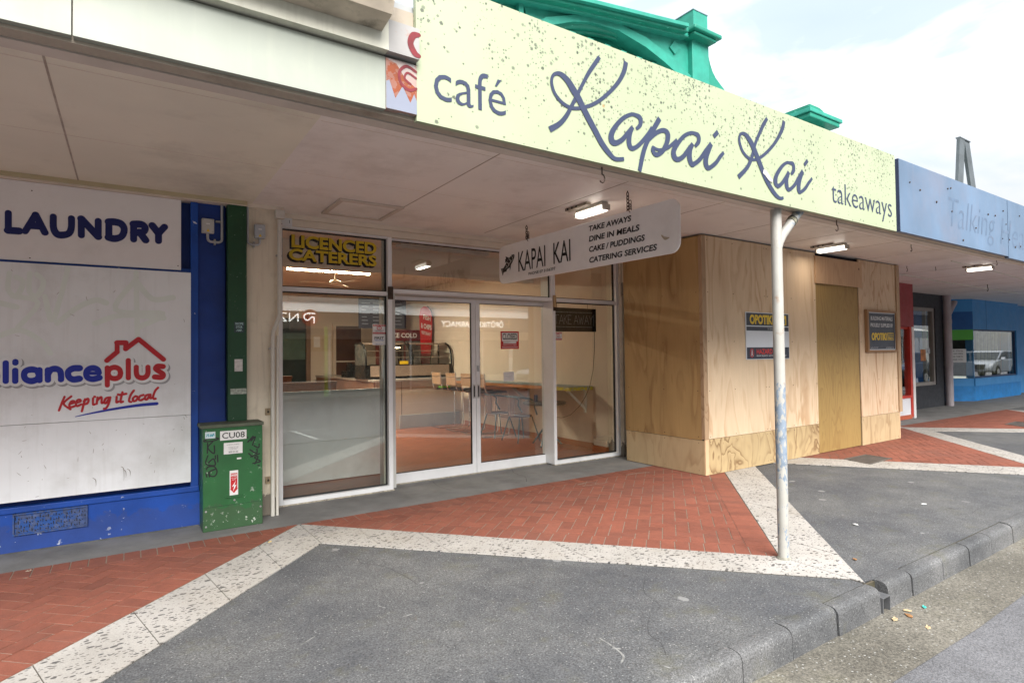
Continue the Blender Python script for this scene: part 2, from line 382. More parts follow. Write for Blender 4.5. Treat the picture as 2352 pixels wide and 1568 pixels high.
def spline(st, n=6):
    if len(st) < 3: return st
    out = []
    for i in range(len(st)-1):
        p0 = st[max(i-1, 0)]; p1 = st[i]; p2 = st[i+1]; p3 = st[min(i+2, len(st)-1)]
        for k in range(n):
            t = k/n
            out.append(tuple(.5*((2*b)+(c-a)*t+(2*a-5*b+4*c-d)*t*t+(-a+3*b-3*c+d)*t**3) for a, b, c, d in zip(p0, p1, p2, p3)))
    return out+[st[-1]]
def stroke(mb, O, strokes, frame=FR, off=.003, grow=0, rnd=True, n=6, step=.00001):
    """brush strokes (u, v, width); each piece lies a hair above the last so crossings never share a plane"""
    U, V, W = (Vector(q) for q in frame); O = Vector(O); lift = off
    for st in strokes:
        pts = spline(st, n); L_ = []; R_ = []
        for i, (u, v, w) in enumerate(pts):
            a = pts[max(i-1, 0)]; b = pts[min(i+1, len(pts)-1)]
            d = Vector((b[0]-a[0], b[1]-a[1])); d = d.normalized() if d.length > 1e-9 else Vector((1, 0))
            h = (w+grow)/2; q = Vector((-d.y, d.x))*h
            L_.append((u+q.x, v+q.y)); R_.append((u-q.x, v-q.y))
        vs = []; fs = []
        for i in range(len(pts)):
            z = W*(lift+i*step)
            vs += [O+U*L_[i][0]+V*L_[i][1]+z, O+U*R_[i][0]+V*R_[i][1]+z]
        for i in range(len(pts)-1): fs.append((2*i, 2*i+1, 2*i+3, 2*i+2))
        if rnd:
            for e in (0, -1):
                u, v, w = pts[e]; nb = pts[1] if e == 0 else pts[-2]
                d = Vector((u-nb[0], v-nb[1])).normalized() if (u, v) != nb[:2] else Vector((1, 0)); a0 = math.atan2(d.y, d.x); h = (w+grow)/2
                z = W*(lift+(0 if e == 0 else (len(pts)-1)*step)); b0 = len(vs)
                ring = [(u+h*math.cos(a0+t), v+h*math.sin(a0+t)) for t in [math.pi*(k/8-.5) for k in range(9)]]
                vs += [O+U*p[0]+V*p[1]+z for p in ring]; fs.append(tuple(range(b0, b0+9)))
        mb.add(vs, fs); lift += .00006
    return mb
# ------------------------------------------------------------------ hand lettering, (along, up, brush width) in metres
KAPAI=[[(2.294,3.337,0.0247),(2.255,3.285,0.0268),(2.206,3.217,0.0249),(2.158,3.138,0.0219),(2.117,3.067,0.0241),(2.08,3.003,0.0238),(2.038,2.933,0.0268),(1.987,2.877,0.0288),(1.918,2.831,0.0336)],[(2.508,3.367,0.0338),(2.492,3.308,0.0328),(2.451,3.238,0.0274),(2.392,3.17,0.0245),(2.313,3.098,0.0224),(2.243,3.048,0.0216),(2.182,3.017,0.0204),(2.116,2.993,0.0197),(2.058,2.987,0.0218),(2.001,3.005,0.0222),(1.956,3.043,0.0211),(1.937,3.093,0.0202),(1.945,3.134,0.0184),(1.974,3.156,0.0207),(2.01,3.156,0.0329),(2.054,3.132,0.0423),(2.092,3.091,0.0476),(2.124,3.058,0.0455),(2.155,3.015,0.0432),(2.194,2.962,0.0433),(2.247,2.896,0.0422),(2.3,2.829,0.0406),(2.355,2.782,0.0364),(2.404,2.756,0.0262),(2.476,2.768,0.0222)],[(2.585,2.971,0.0193),(2.62,3.006,0.0303),(2.621,3.045,0.0383),(2.587,3.056,0.0275),(2.542,3.052,0.0228),(2.474,3.013,0.0265),(2.412,2.951,0.0316),(2.378,2.897,0.0402),(2.381,2.86,0.048),(2.413,2.853,0.033),(2.464,2.882,0.03),(2.509,2.929,0.0285),(2.553,2.978,0.0243)],[(2.555,2.979,0.0283),(2.531,2.933,0.0338),(2.521,2.882,0.0404),(2.533,2.85,0.0388),(2.563,2.85,0.0272),(2.613,2.884,0.0271),(2.684,2.956,0.0277),(2.725,3.011,0.0252)],[(2.795,3.083,0.0361),(2.724,2.983,0.0348),(2.671,2.898,0.0333),(2.638,2.823,0.0351),(2.607,2.716,0.0313)],[(2.667,2.9,0.0234),(2.723,2.955,0.0286),(2.78,2.995,0.0284),(2.833,3.014,0.0316),(2.866,2.998,0.0448),(2.86,2.948,0.0386),(2.826,2.891,0.0333),(2.785,2.855,0.0289),(2.748,2.846,0.0316),(2.727,2.867,0.0328),(2.73,2.887,0.0184),(2.757,2.881,0.0192),(2.793,2.882,0.0198),(2.851,2.901,0.0211),(2.914,2.945,0.0235),(2.953,2.978,0.0243)],[(3.13,2.968,0.0227),(3.167,3.008,0.0343),(3.166,3.044,0.0396),(3.128,3.054,0.0268),(3.084,3.048,0.0238),(3.022,3.015,0.0274),(2.961,2.956,0.0322),(2.921,2.903,0.0407),(2.924,2.863,0.0493),(2.958,2.851,0.0329),(3.01,2.879,0.0317),(3.063,2.935,0.0315),(3.104,2.979,0.0279)],[(3.109,2.982,0.0305),(3.081,2.938,0.0396),(3.072,2.884,0.0484),(3.091,2.846,0.0428),(3.122,2.852,0.0305),(3.177,2.891,0.0314),(3.243,2.963,0.0314),(3.299,3.019,0.0313)],[(3.299,3.019,0.0376),(3.251,2.934,0.0419),(3.236,2.883,0.0495),(3.249,2.853,0.046),(3.277,2.851,0.031),(3.344,2.896,0.0305),(3.393,2.948,0.0292),(3.433,2.983,0.0232)],[(3.374,3.116,0.0333),(3.326,3.073,0.0317)]]
KAI=[[(3.956,3.336,0.0284),(3.908,3.28,0.0339),(3.855,3.202,0.0302),(3.802,3.119,0.0283),(3.77,3.042,0.0324),(3.733,2.97,0.0327),(3.678,2.907,0.0327),(3.59,2.837,0.0361)],[(4.174,3.363,0.0353),(4.155,3.307,0.0374),(4.099,3.227,0.0316),(4.027,3.15,0.0274),(3.941,3.079,0.0253),(3.858,3.025,0.0233),(3.787,2.996,0.021),(3.719,2.994,0.0253),(3.653,3.026,0.0264),(3.617,3.078,0.0273),(3.611,3.118,0.0256),(3.627,3.15,0.0206),(3.663,3.162,0.0253),(3.705,3.148,0.042),(3.752,3.11,0.0507),(3.79,3.063,0.051),(3.828,3.01,0.0497),(3.875,2.94,0.0498),(3.923,2.875,0.0468),(3.982,2.817,0.0427),(4.043,2.774,0.0369),(4.096,2.758,0.0252),(4.141,2.767,0.0221)],[(4.254,2.965,0.0242),(4.289,3.003,0.0384),(4.284,3.047,0.0393),(4.238,3.051,0.0236),(4.194,3.044,0.0228),(4.127,3.001,0.0307),(4.06,2.928,0.0391),(4.042,2.875,0.0536),(4.067,2.848,0.0351),(4.11,2.864,0.0313),(4.166,2.914,0.0327),(4.221,2.976,0.0293)],[(4.224,2.979,0.0354),(4.194,2.924,0.0422),(4.189,2.873,0.0514),(4.207,2.844,0.0389),(4.24,2.849,0.0289),(4.298,2.89,0.0312),(4.357,2.957,0.0315),(4.417,3.018,0.0312)],[(4.417,3.018,0.0379),(4.374,2.946,0.0433),(4.354,2.892,0.0507),(4.358,2.854,0.0505),(4.386,2.849,0.0283),(4.446,2.886,0.0306),(4.494,2.933,0.0291),(4.55,2.981,0.0224)],[(4.491,3.115,0.0318),(4.44,3.068,0.03)]]
APB=[[(-0.846,1.591,0.04),(-0.845,1.436,0.04)],[(-0.786,1.528,0.0406),(-0.785,1.434,0.0406)],[(-0.785,1.601,0.0406),(-0.785,1.586,0.0406)],[(-0.631,1.482,0.0438),(-0.642,1.45,0.0491),(-0.68,1.434,0.0536),(-0.716,1.449,0.0466),(-0.729,1.485,0.0411),(-0.717,1.519,0.0485),(-0.681,1.531,0.0537),(-0.645,1.519,0.0476),(-0.631,1.482,0.0431)],[(-0.629,1.529,0.042),(-0.628,1.435,0.042)],[(-0.573,1.527,0.0426),(-0.572,1.437,0.0426)],[(-0.573,1.486,0.0454),(-0.555,1.524,0.0498),(-0.522,1.533,0.0543),(-0.492,1.515,0.0466),(-0.484,1.476,0.0434),(-0.484,1.438,0.0434)],[(-0.359,1.535,0.0556),(-0.399,1.534,0.0548),(-0.43,1.513,0.0491),(-0.436,1.487,0.0438),(-0.427,1.457,0.0475),(-0.399,1.438,0.0546),(-0.359,1.443,0.0556)],[(-0.972,1.52,0.0389),(-0.971,1.364,0.0388)],[(-0.968,1.484,0.0407),(-0.958,1.516,0.0446),(-0.934,1.53,0.0521),(-0.91,1.515,0.0436),(-0.9,1.482,0.0395),(-0.91,1.449,0.0452),(-0.934,1.436,0.052),(-0.957,1.451,0.0431),(-0.968,1.484,0.0399)],[(-1.106,1.517,0.0377),(-1.104,1.364,0.0376)],[(-1.101,1.481,0.0395),(-1.092,1.513,0.0435),(-1.069,1.526,0.0513),(-1.045,1.512,0.0425),(-1.035,1.479,0.0383),(-1.045,1.447,0.044),(-1.068,1.434,0.0512),(-1.091,1.449,0.0419),(-1.101,1.481,0.0387)],[(-1.158,1.519,0.0372),(-1.158,1.431,0.0372)],[(-1.241,1.476,0.039),(-1.229,1.507,0.0439),(-1.201,1.52,0.0505),(-1.173,1.506,0.0428),(-1.16,1.473,0.0372),(-1.172,1.442,0.0445),(-1.2,1.429,0.0504),(-1.228,1.444,0.0422),(-1.241,1.476,0.038)],[(-0.305,1.489,0.0287),(-0.223,1.486,0.0289)],[(-0.219,1.49,0.0444),(-0.229,1.519,0.048),(-0.261,1.534,0.0533),(-0.296,1.521,0.0489),(-0.31,1.485,0.0428),(-0.296,1.449,0.0477),(-0.261,1.437,0.0532),(-0.217,1.447,0.0534)]]
APR=[[(-0.158,1.536,0.0383),(-0.157,1.377,0.0382)],[(-0.059,1.484,0.0402),(-0.07,1.449,0.0434),(-0.103,1.436,0.0468),(-0.139,1.451,0.0419),(-0.151,1.487,0.0383),(-0.14,1.521,0.0431),(-0.104,1.537,0.0469),(-0.07,1.519,0.0421),(-0.059,1.484,0.0395)],[(-0.002,1.599,0.0395),(-0.001,1.437,0.0395)],[(0.059,1.537,0.04),(0.06,1.482,0.04),(0.072,1.449,0.0432),(0.104,1.435,0.0479),(0.135,1.447,0.0452),(0.149,1.48,0.0412),(0.149,1.535,0.0408)],[(0.267,1.536,0.0487),(0.225,1.539,0.0481),(0.209,1.516,0.0416),(0.238,1.491,0.0453),(0.269,1.465,0.0423),(0.258,1.437,0.0483),(0.203,1.441,0.0483)]]
ROOF=[[(-0.161,1.598,0.0403),(-0.086,1.674,0.0406)],[(-0.086,1.674,0.0364),(-0.086,1.757,0.0365)],[(-0.086,1.757,0.0441),(-0.022,1.757,0.0444)],[(-0.022,1.757,0.0369),(-0.022,1.701,0.0369)],[(-0.022,1.701,0.0413),(0.076,1.79,0.0417)],[(0.076,1.79,0.0417),(0.272,1.602,0.0425)]]
KL=[[(-0.46,1.291,0.014),(-0.478,1.237,0.014),(-0.497,1.175,0.0139)],[(-0.414,1.292,0.0155),(-0.465,1.233,0.0134),(-0.419,1.181,0.0147)],[(-0.422,1.227,0.0168),(-0.395,1.236,0.016),(-0.395,1.25,0.0157),(-0.412,1.248,0.0158),(-0.426,1.22,0.0137),(-0.418,1.199,0.0164),(-0.389,1.207,0.0169)],[(-0.378,1.235,0.017),(-0.35,1.244,0.0159),(-0.353,1.26,0.016),(-0.37,1.256,0.0156),(-0.381,1.228,0.0137),(-0.372,1.206,0.0167),(-0.344,1.219,0.0169)],[(-0.317,1.264,0.0142),(-0.329,1.207,0.0141),(-0.339,1.158,0.0141)],[(-0.324,1.246,0.0163),(-0.298,1.266,0.0172),(-0.292,1.245,0.0141),(-0.303,1.224,0.0164),(-0.327,1.218,0.0171)],[(-0.26,1.268,0.014),(-0.26,1.214,0.014),(-0.248,1.214,0.0172)],[(-0.25,1.281,0.0172),(-0.247,1.28,0.0173)],[(-0.228,1.274,0.0142),(-0.234,1.216,0.0142)],[(-0.231,1.245,0.0159),(-0.204,1.276,0.0172),(-0.198,1.258,0.0142),(-0.198,1.222,0.0146),(-0.183,1.228,0.0172)],[(-0.136,1.269,0.0175),(-0.166,1.263,0.0166),(-0.18,1.231,0.0143),(-0.166,1.22,0.0168),(-0.139,1.262,0.0167),(-0.148,1.211,0.0149),(-0.165,1.176,0.016),(-0.18,1.171,0.0174)],[(-0.088,1.274,0.0146),(-0.09,1.223,0.0145),(-0.075,1.229,0.0174)],[(-0.078,1.292,0.0176),(-0.076,1.292,0.0176)],[(-0.045,1.312,0.0149),(-0.057,1.25,0.0148),(-0.057,1.221,0.0152),(-0.042,1.227,0.0175)],[(-0.066,1.288,0.0177),(-0.017,1.296,0.0177)],[(0.041,1.323,0.0161),(0.017,1.284,0.0156),(0.004,1.232,0.0148),(0.02,1.22,0.0164)],[(0.054,1.271,0.0169),(0.035,1.253,0.0155),(0.038,1.227,0.0164),(0.06,1.233,0.0167),(0.07,1.262,0.015),(0.054,1.271,0.017)],[(0.114,1.279,0.0178),(0.088,1.269,0.0167),(0.079,1.24,0.015),(0.095,1.231,0.018),(0.12,1.245,0.0177)],[(0.168,1.28,0.0181),(0.136,1.274,0.0172),(0.126,1.245,0.0152),(0.142,1.236,0.0174),(0.168,1.276,0.018),(0.168,1.246,0.0156),(0.18,1.249,0.0181)],[(0.229,1.341,0.0169),(0.206,1.312,0.0163),(0.19,1.26,0.0156),(0.196,1.239,0.0164),(0.209,1.24,0.0182)]]
UL=[[(-0.383,1.114,0.0057),(-0.283,1.135,0.0129),(-0.105,1.165,0.0205),(0.079,1.187,0.0254),(0.219,1.194,0.0288)]]
LAU=[[(-0.841,2.842,0.0433),(-0.84,2.694,0.0433)],[(-0.84,2.694,0.0571),(-0.772,2.696,0.0576)],[(-0.732,2.696,0.0453),(-0.664,2.848,0.0457)],[(-0.664,2.848,0.049),(-0.601,2.7,0.0493)],[(-0.697,2.751,0.0582),(-0.629,2.753,0.0586)],[(-0.545,2.847,0.0464),(-0.543,2.747,0.0475),(-0.519,2.697,0.0557),(-0.483,2.692,0.0586),(-0.439,2.711,0.0512),(-0.421,2.761,0.0471),(-0.42,2.847,0.0475)],[(-0.35,2.702,0.0482),(-0.351,2.851,0.0483)],[(-0.351,2.851,0.056),(-0.229,2.703,0.0567)],[(-0.229,2.846,0.0495),(-0.229,2.703,0.0495)],[(-0.151,2.846,0.0504),(-0.151,2.705,0.0503)],[(-0.151,2.705,0.0621),(-0.105,2.699,0.0607),(-0.054,2.727,0.0533),(-0.036,2.791,0.0519),(-0.06,2.838,0.0605),(-0.106,2.85,0.0626),(-0.151,2.846,0.0614)],[(0.036,2.705,0.0523),(0.036,2.847,0.0524)],[(0.036,2.847,0.0629),(0.097,2.85,0.0641),(0.125,2.822,0.0545),(0.107,2.782,0.0585),(0.039,2.767,0.0617)],[(0.081,2.779,0.0587),(0.129,2.708,0.059)],[(0.182,2.851,0.0602),(0.231,2.782,0.0604)],[(0.28,2.849,0.0558),(0.231,2.782,0.0556)],[(0.231,2.782,0.0545),(0.231,2.71,0.0545)]]
GR=[[(0.581,0.844,0.0122),(0.612,0.86,0.0123),(0.671,0.864,0.0122),(0.707,0.854,0.0119),(0.654,0.837,0.0123),(0.587,0.837,0.0122)],[(0.614,0.822,0.0109),(0.611,0.729,0.0109)],[(0.654,0.828,0.0119),(0.616,0.778,0.0107),(0.667,0.72,0.0124),(0.669,0.793,0.011)],[(0.616,0.705,0.0112),(0.6,0.632,0.0107),(0.675,0.61,0.0124),(0.662,0.672,0.0115),(0.621,0.639,0.0122)],[(0.678,0.699,0.0109),(0.679,0.67,0.0109)],[(0.696,0.701,0.011),(0.699,0.64,0.011)],[(0.604,0.581,0.0119),(0.621,0.602,0.0124),(0.671,0.596,0.0113),(0.692,0.551,0.011),(0.675,0.511,0.0125),(0.637,0.516,0.011),(0.629,0.554,0.012),(0.684,0.576,0.0125)],[(0.6,0.544,0.0106),(0.608,0.51,0.0106)],[(0.621,0.551,0.0107),(0.629,0.508,0.0107)],[(0.956,0.848,0.0115),(0.958,0.838,0.0115)],[(0.958,0.8,0.0126),(1.007,0.853,0.0129),(0.985,0.807,0.0122),(1.025,0.847,0.0116),(0.998,0.767,0.0121)],[(1.012,0.76,0.012),(1.052,0.737,0.0129),(1.059,0.771,0.0121)],[(0.976,0.725,0.0118),(1.034,0.685,0.0127),(1.039,0.724,0.012)],[(0.984,0.656,0.0129),(1.061,0.678,0.013)],[(0.965,0.69,0.0115),(0.998,0.655,0.0116)],[(1.002,0.591,0.0129),(1.07,0.603,0.0123),(1.016,0.643,0.0115),(1.048,0.65,0.0117),(1.02,0.585,0.0124)],[(1.048,0.567,0.0122),(1.058,0.563,0.0122)]]
GHOST=[[(-0.828,2.336,0.0344),(-0.836,2.199,0.0354),(-0.783,2.145,0.0423),(-0.74,2.262,0.0352),(-0.784,2.305,0.0415)],[(-0.697,2.345,0.0355),(-0.7,2.195,0.0364),(-0.651,2.151,0.0421),(-0.606,2.27,0.0363),(-0.652,2.336,0.0404)],[(-0.441,2.398,0.0376),(-0.505,2.087,0.0374),(-0.55,1.946,0.0436),(-0.597,2.154,0.0372)],[(-0.801,2.144,0.0449),(-0.642,2.094,0.0362),(-0.773,1.884,0.0381)],[(-0.513,1.923,0.0419),(-0.383,2.056,0.0437),(-0.248,2.134,0.0475),(-0.169,2.112,0.0485)],[(0.055,2.396,0.0419),(0.067,1.822,0.0418)],[(0.055,2.334,0.0429),(-0.098,2.054,0.0439),(0.27,2.028,0.0483),(0.067,1.897,0.0475)],[(0.066,2.309,0.0464),(0.183,2.164,0.05),(0.347,2.184,0.0512)],[(-0.885,1.814,0.0438),(-0.756,1.861,0.0454),(-0.622,1.77,0.0415),(-0.558,1.666,0.0393)],[(-0.886,2.084,0.0445),(-0.783,2.054,0.045)],[(-0.247,1.928,0.047),(-0.047,2.006,0.0491),(0.27,1.989,0.051)]]
# ------------------------------------------------------------------ shared materials
glass = M_glass()
alu = M('white_aluminium', (.76, .77, .78), .38, .05, 3, dirt=.12)
alu_grey = M('weathered_aluminium', (.52, .52, .50), .42, .08, 5, dirt=.2)
rubber = M('black_rubber', (.015, .015, .016), .6)
steel = M('galvanised_steel', (.38, .38, .38), .42, .15, 9, metal=.7)
chrome = M('chrome', (.75, .75, .76), .12, .03, metal=1)
rust = M('rusty_iron', (.055, .035, .025), .8, .5, 30)
cream = M('cream_wall_paint', (.72, .64, .51), .7, .06, 2, dirt=.35, dirtcol=(.22, .17, .11), ds=3.2, bmp=.25, bs=60, streak=.3, foot=.75)
cream_trim = M('cream_trim_paint', (.72, .645, .54), .55, .05, 3, dirt=.25, dirtcol=(.25, .2, .14))
soffit_pink = M('pinkish_soffit_paint', (.84, .785, .74), .42, .04, 1.2, dirt=.4, dirtcol=(.34, .28, .23), ds=1.6)
soffit_tan = M('tan_soffit_paint', (.80, .755, .63), .5, .05, 1.2, dirt=.4, dirtcol=(.30, .27, .2), ds=1.4)
soffit_grey = M('pale_soffit_paint', (.84, .79, .77), .5, .05, 1.2, dirt=.25, dirtcol=(.34, .3, .27), ds=1.6)
seam = M('soffit_joint', (.66, .56, .48), .6, .1)
seam_dark = M('open_joint', (.06, .05, .045), .9)
black = M('black_vinyl', (.012, .012, .013), .5)
white = M('white_vinyl', (.74, .74, .73), .5, .04)
red = M('red_vinyl', (.50, .018, .022), .5, .05)
conduit_w = M('white_conduit', (.62, .60, .54), .5, .08, 6, dirt=.35, dirtcol=(.2, .16, .12), ds=6)
conduit_g = M('grey_conduit', (.42, .43, .45), .5, .08, 6, dirt=.2)
concrete = M('concrete', (.185, .185, .18), .85, .18, 2.5, bmp=.4, bs=70, dirt=.5, dirtcol=(.075, .072, .068), ds=2.2)

# ------------------------------------------------------------------ ground
asphalt_foot = M_asphalt('footpath_asphalt', (.068, .071, .077), (.105, .106, .105), .45, 1, .5, .8)
asphalt_road = M_asphalt('road_asphalt', (.11, .11, .116), (.135, .135, .142), .25, 1.3)
gutter_mat = M_asphalt('exposed_aggregate', (.10, .092, .074), (.15, .138, .113), .7, .8, .4)
kerb_mat = M_asphalt('kerb_stone', (.062, .064, .067), (.11, .11, .11), .4, 1.2, .45)
terrazzo = M_terrazzo(); brick = M_brick()
mortar = M('paving_mortar', (.23, .195, .155), .9, .2, 30)
bm_ = MB().box(-14, 75, 2.036, 7.3, -.3, -.008); struct(bm_.build('footpath', asphalt_foot, loc=(0, 0, 0)))
struct(MB().quad((-400, -400, -.42), (400, -400, -.42), (400, 400, -.42), (-400, 400, -.42)).build('ground', M_asphalt('far_ground', (.13, .13, .12), (.17, .17, .15), 0), loc=(0, 0, 0)))
struct(MB().add([(-60, -11, -.16), (120, -11, -.16), (120, 1.62, -.166), (-60, 1.62, -.166)], [(0, 1, 2, 3)]).build('road', asphalt_road, loc=(0, 0, 0)))
gm = MB()
for i in range(60):
    x0 = -12+i*1.5; e0 = 1.49+.018*math.sin(i*2.1); e1 = 1.49+.018*math.sin((i+1)*2.1)
    gm.add([(x0, e0, -.161), (x0+1.5, e1, -.161), (x0+1.5, 1.95, -.168), (x0, 1.95, -.168)], [(0, 1, 2, 3)])
struct(gm.build('gutter', gutter_mat, loc=(0, 0, 0)))
# kerb stones, one worn block after another
km = MB(); joints = [-8.2+i*.51 for i in range(21)]+[2.72, 3.19, 3.68, 4.225]; joints2 = [4.35, 4.71, 5.23, 5.73, 6.21, 6.72]+[7.22+i*.51 for i in range(90)]
prof = [(1.925, -.175), (1.932, -.042), (1.938, -.022), (1.950, -.009), (1.968, -.002), (2.0, .001), (2.025, .001), (2.025, -.175)]
for J in (joints, joints2):
    for a, b in zip(J[:-1], J[1:]):
        dz = random.uniform(-.006, .004); dy = random.uniform(-.006, .005); g = random.uniform(.003, .007)
        km.prism([(y+dy, z+dz) for y, z in prof], 'x', a+g, b-g)
kerb = struct(km.build('kerb', kerb_mat, loc=(0, 0, 0)))
kj = MB(); kj.box(-8.2, 4.215, 1.962, 2.024, -.175, -.014); kj.box(4.36, 52, 1.962, 2.024, -.175, -.014); kj.box(-8.2, 52, 2.02, 2.04, -.175, -.010)
struct(kj.build('kerb_joint_fill', M('mossy_joint', (.045, .04, .024), .95, .4, 20), loc=(0, 0, 0)))
# concrete apron along the shopfronts
struct(MB().box(-14, 13.6, 5.83, 7.2, -.25, .0).build('concrete_apron', concrete, loc=(0, 0, 0)))
struct(MB().add([(13.6, 5.74, .0), (30, 5.35, .0), (30, 8.2, .0), (13.6, 8.2, .0)], [(0, 1, 2, 3)]).build('concrete_apron', concrete, loc=(0, 0, .0)))

def clip(P, a, b, sgn):
    """keep the part of P left (sgn=1) of the line a->b"""
    out = []
    def side(p): return sgn*((b[0]-a[0])*(p[1]-a[1])-(b[1]-a[1])*(p[0]-a[0]))
    for i in range(len(P)):
        p, q = P[i], P[(i+1) % len(P)]; sp, sq = side(p), side(q)
        if sp >= 0: out.append(p)
        if sp*sq < 0:
            t = sp/(sp-sq); out.append((p[0]+(q[0]-p[0])*t, p[1]+(q[1]-p[1])*t))
    return out
def clip_poly(P, Q):
    ar = sum(Q[i][0]*Q[(i+1) % len(Q)][1]-Q[(i+1) % len(Q)][0]*Q[i][1] for i in range(len(Q)))
    for i in range(len(Q)):
        P = clip(P, Q[i], Q[(i+1) % len(Q)], 1 if ar > 0 else -1)
        if len(P) < 3: return []
    return P
def area(P): return abs(sum(P[i][0]*P[(i+1) % len(P)][1]-P[(i+1) % len(P)][0]*P[i][1] for i in range(len(P))))/2
def inset(Q, d):
    n = len(Q); ar = sum(Q[i][0]*Q[(i+1) % n][1]-Q[(i+1) % n][0]*Q[i][1] for i in range(n)); s = 1 if ar > 0 else -1
    Ls = []
    for i in range(n):
        a, b = Vector(Q[i]), Vector(Q[(i+1) % n]); t = (b-a).normalized(); Ls.append((a+Vector((-t.y, t.x))*s*d, t))
    out = []
    for i in range(n):
        (p, t), (q, u) = Ls[i-1], Ls[i]; w = q-p; den = t.x*u.y-t.y*u.x
        k = (w.x*u.y-w.y*u.x)/den; r = p+t*k; out.append((r.x, r.y))
    return out
def pave(Q, ang):
    """herringbone pavers with a soldier course, each brick its own faces"""
    bed = MB(); bed.prism(Q, 'z', -.02, -.001); struct(bed.build('paving_bed', mortar, loc=(0, 0, 0)))
    mb = MB(); L_, W_, g = .232, .116, .0042; sol = .215
    def put(P):
        if len(P) >= 3 and area(P) > .0004:
            mb.tint = min(1, max(.02, random.gauss(.55, .15)))
            h = random.uniform(.0015, .0035); n = len(P)
            mb.add([(x, y, -.02) for x, y in P]+[(x, y, h) for x, y in P], [tuple(range(n, 2*n))]+[(i, (i+1) % n, n+(i+1) % n, n+i) for i in range(n)])
    I = inset(Q, sol); n = len(Q)
    for i in range(n):
        a, b = Vector(Q[i]), Vector(Q[(i+1) % n]); t = (b-a).normalized(); nn = Vector((I[i][0]+I[(i+1) % n][0]-a.x-b.x, I[i][1]+I[(i+1) % n][1]-a.y-b.y)); p = Vector((-t.y, t.x)); p = p if p.dot(nn) > 0 else -p
        cell = [Q[i], Q[(i+1) % n], I[(i+1) % n], I[i]]; k = int((b-a).length/W_)+1
        for j in range(k):
            o = a+t*j*W_
            put(clip_poly([tuple(o+t*g+p*g), tuple(o+t*(W_-g)+p*g), tuple(o+t*(W_-g)+p*(sol-g)), tuple(o+t*g+p*(sol-g))], cell))
    I2 = inset(Q, sol)
    c = Vector((sum(q[0] for q in Q)/n, sum(q[1] for q in Q)/n)); ex = Vector((math.cos(ang), math.sin(ang))); ey = Vector((-ex.y, ex.x))
    # herringbone: two bricks per step along the diagonal stair
    for s in range(-40, 41):
        for r in range(-24, 25):
            for hor in (0, 1):
                x = (s+2*r)*W_; y = (s-2*r)*W_
                x0, y0 = (x, y) if hor == 0 else (x, y+W_)
                w, h = (L_, W_) if hor == 0 else (W_, L_)
                if hor == 1: x0 = x
                P = [(x0+g, y0+g), (x0+w-g, y0+g), (x0+w-g, y0+h-g), (x0+g, y0+h-g)]
                P = [tuple(c+ex*q[0]+ey*q[1]) for q in P]
                put(clip_poly(P, I2))
    return struct(mb.build('brick_paving', brick, loc=(0, 0, 0)))
T1 = [(1.385, 5.825), (4.25, 2.665), (7.59, 5.825)]
T0 = [(1.365, 5.825), (-1.76, 2.60), (-4.9, 5.825)]
T2 = [(7.83, 5.825), (10.17, 2.62), (13.52, 5.74)]
T3 = [(13.30, 5.745), (16.25, 2.65), (19.4, 5.60)]
pave(T1, math.atan2(-1.74, 1.55)); pave(T0, math.atan2(-1.9, -1.84)); pave(T2, math.atan2(-1.6, 1.17)); pave(T3, math.atan2(-1.6, 1.5))
def band(p0, p1, q0, q1, step=.602):
    """terrazzo slabs between inner edge p0-p1 and outer edge q0-q1"""
    mb = MB(); p0, p1, q0, q1 = map(Vector, (p0, p1, q0, q1)); n = max(1, round((p1-p0).length/step)); g = .004/(p1-p0).length
    for i in range(n):
        a, b = i/n+g, (i+1)/n-g
        P = [p0.lerp(p1, a), p0.lerp(p1, b), q0.lerp(q1, b), q0.lerp(q1, a)]
        h = random.uniform(.002, .004)
        mb.prism([tuple(x) for x in P], 'z', -.02, h)
    struct(mb.build('terrazzo_band', terrazzo, loc=(0, 0, 0)))
    bd = MB(); bd.prism([tuple(x) for x in (p0, p1, q1, q0)], 'z', -.02, -.003); struct(bd.build('terrazzo_bed', M('dark_joint', (.10, .09, .075), .95, .3, 20), loc=(0, 0, 0)))
band((1.375, 5.82), (-1.76, 2.595), (1.392, 5.126), (-1.5, 2.15))
band((1.375, 5.82), (4.25, 2.66), (1.392, 5.126), (4.237, 2.125))
band((4.253, 2.662), (7.60, 5.82), (4.24, 2.03), (7.56, 5.15))
band((7.82, 5.82), (10.17, 2.615), (7.60, 5.16), (9.86, 2.125))
band((10.17, 2.615), (13.52, 5.735), (10.2, 2.13), (13.25, 5.0))
band((13.31, 5.735), (16.25, 2.645), (13.25, 5.0), (16.1, 2.13))
band((16.25, 2.645), (19.4, 5.6), (16.3, 2.13), (19.3, 4.95))
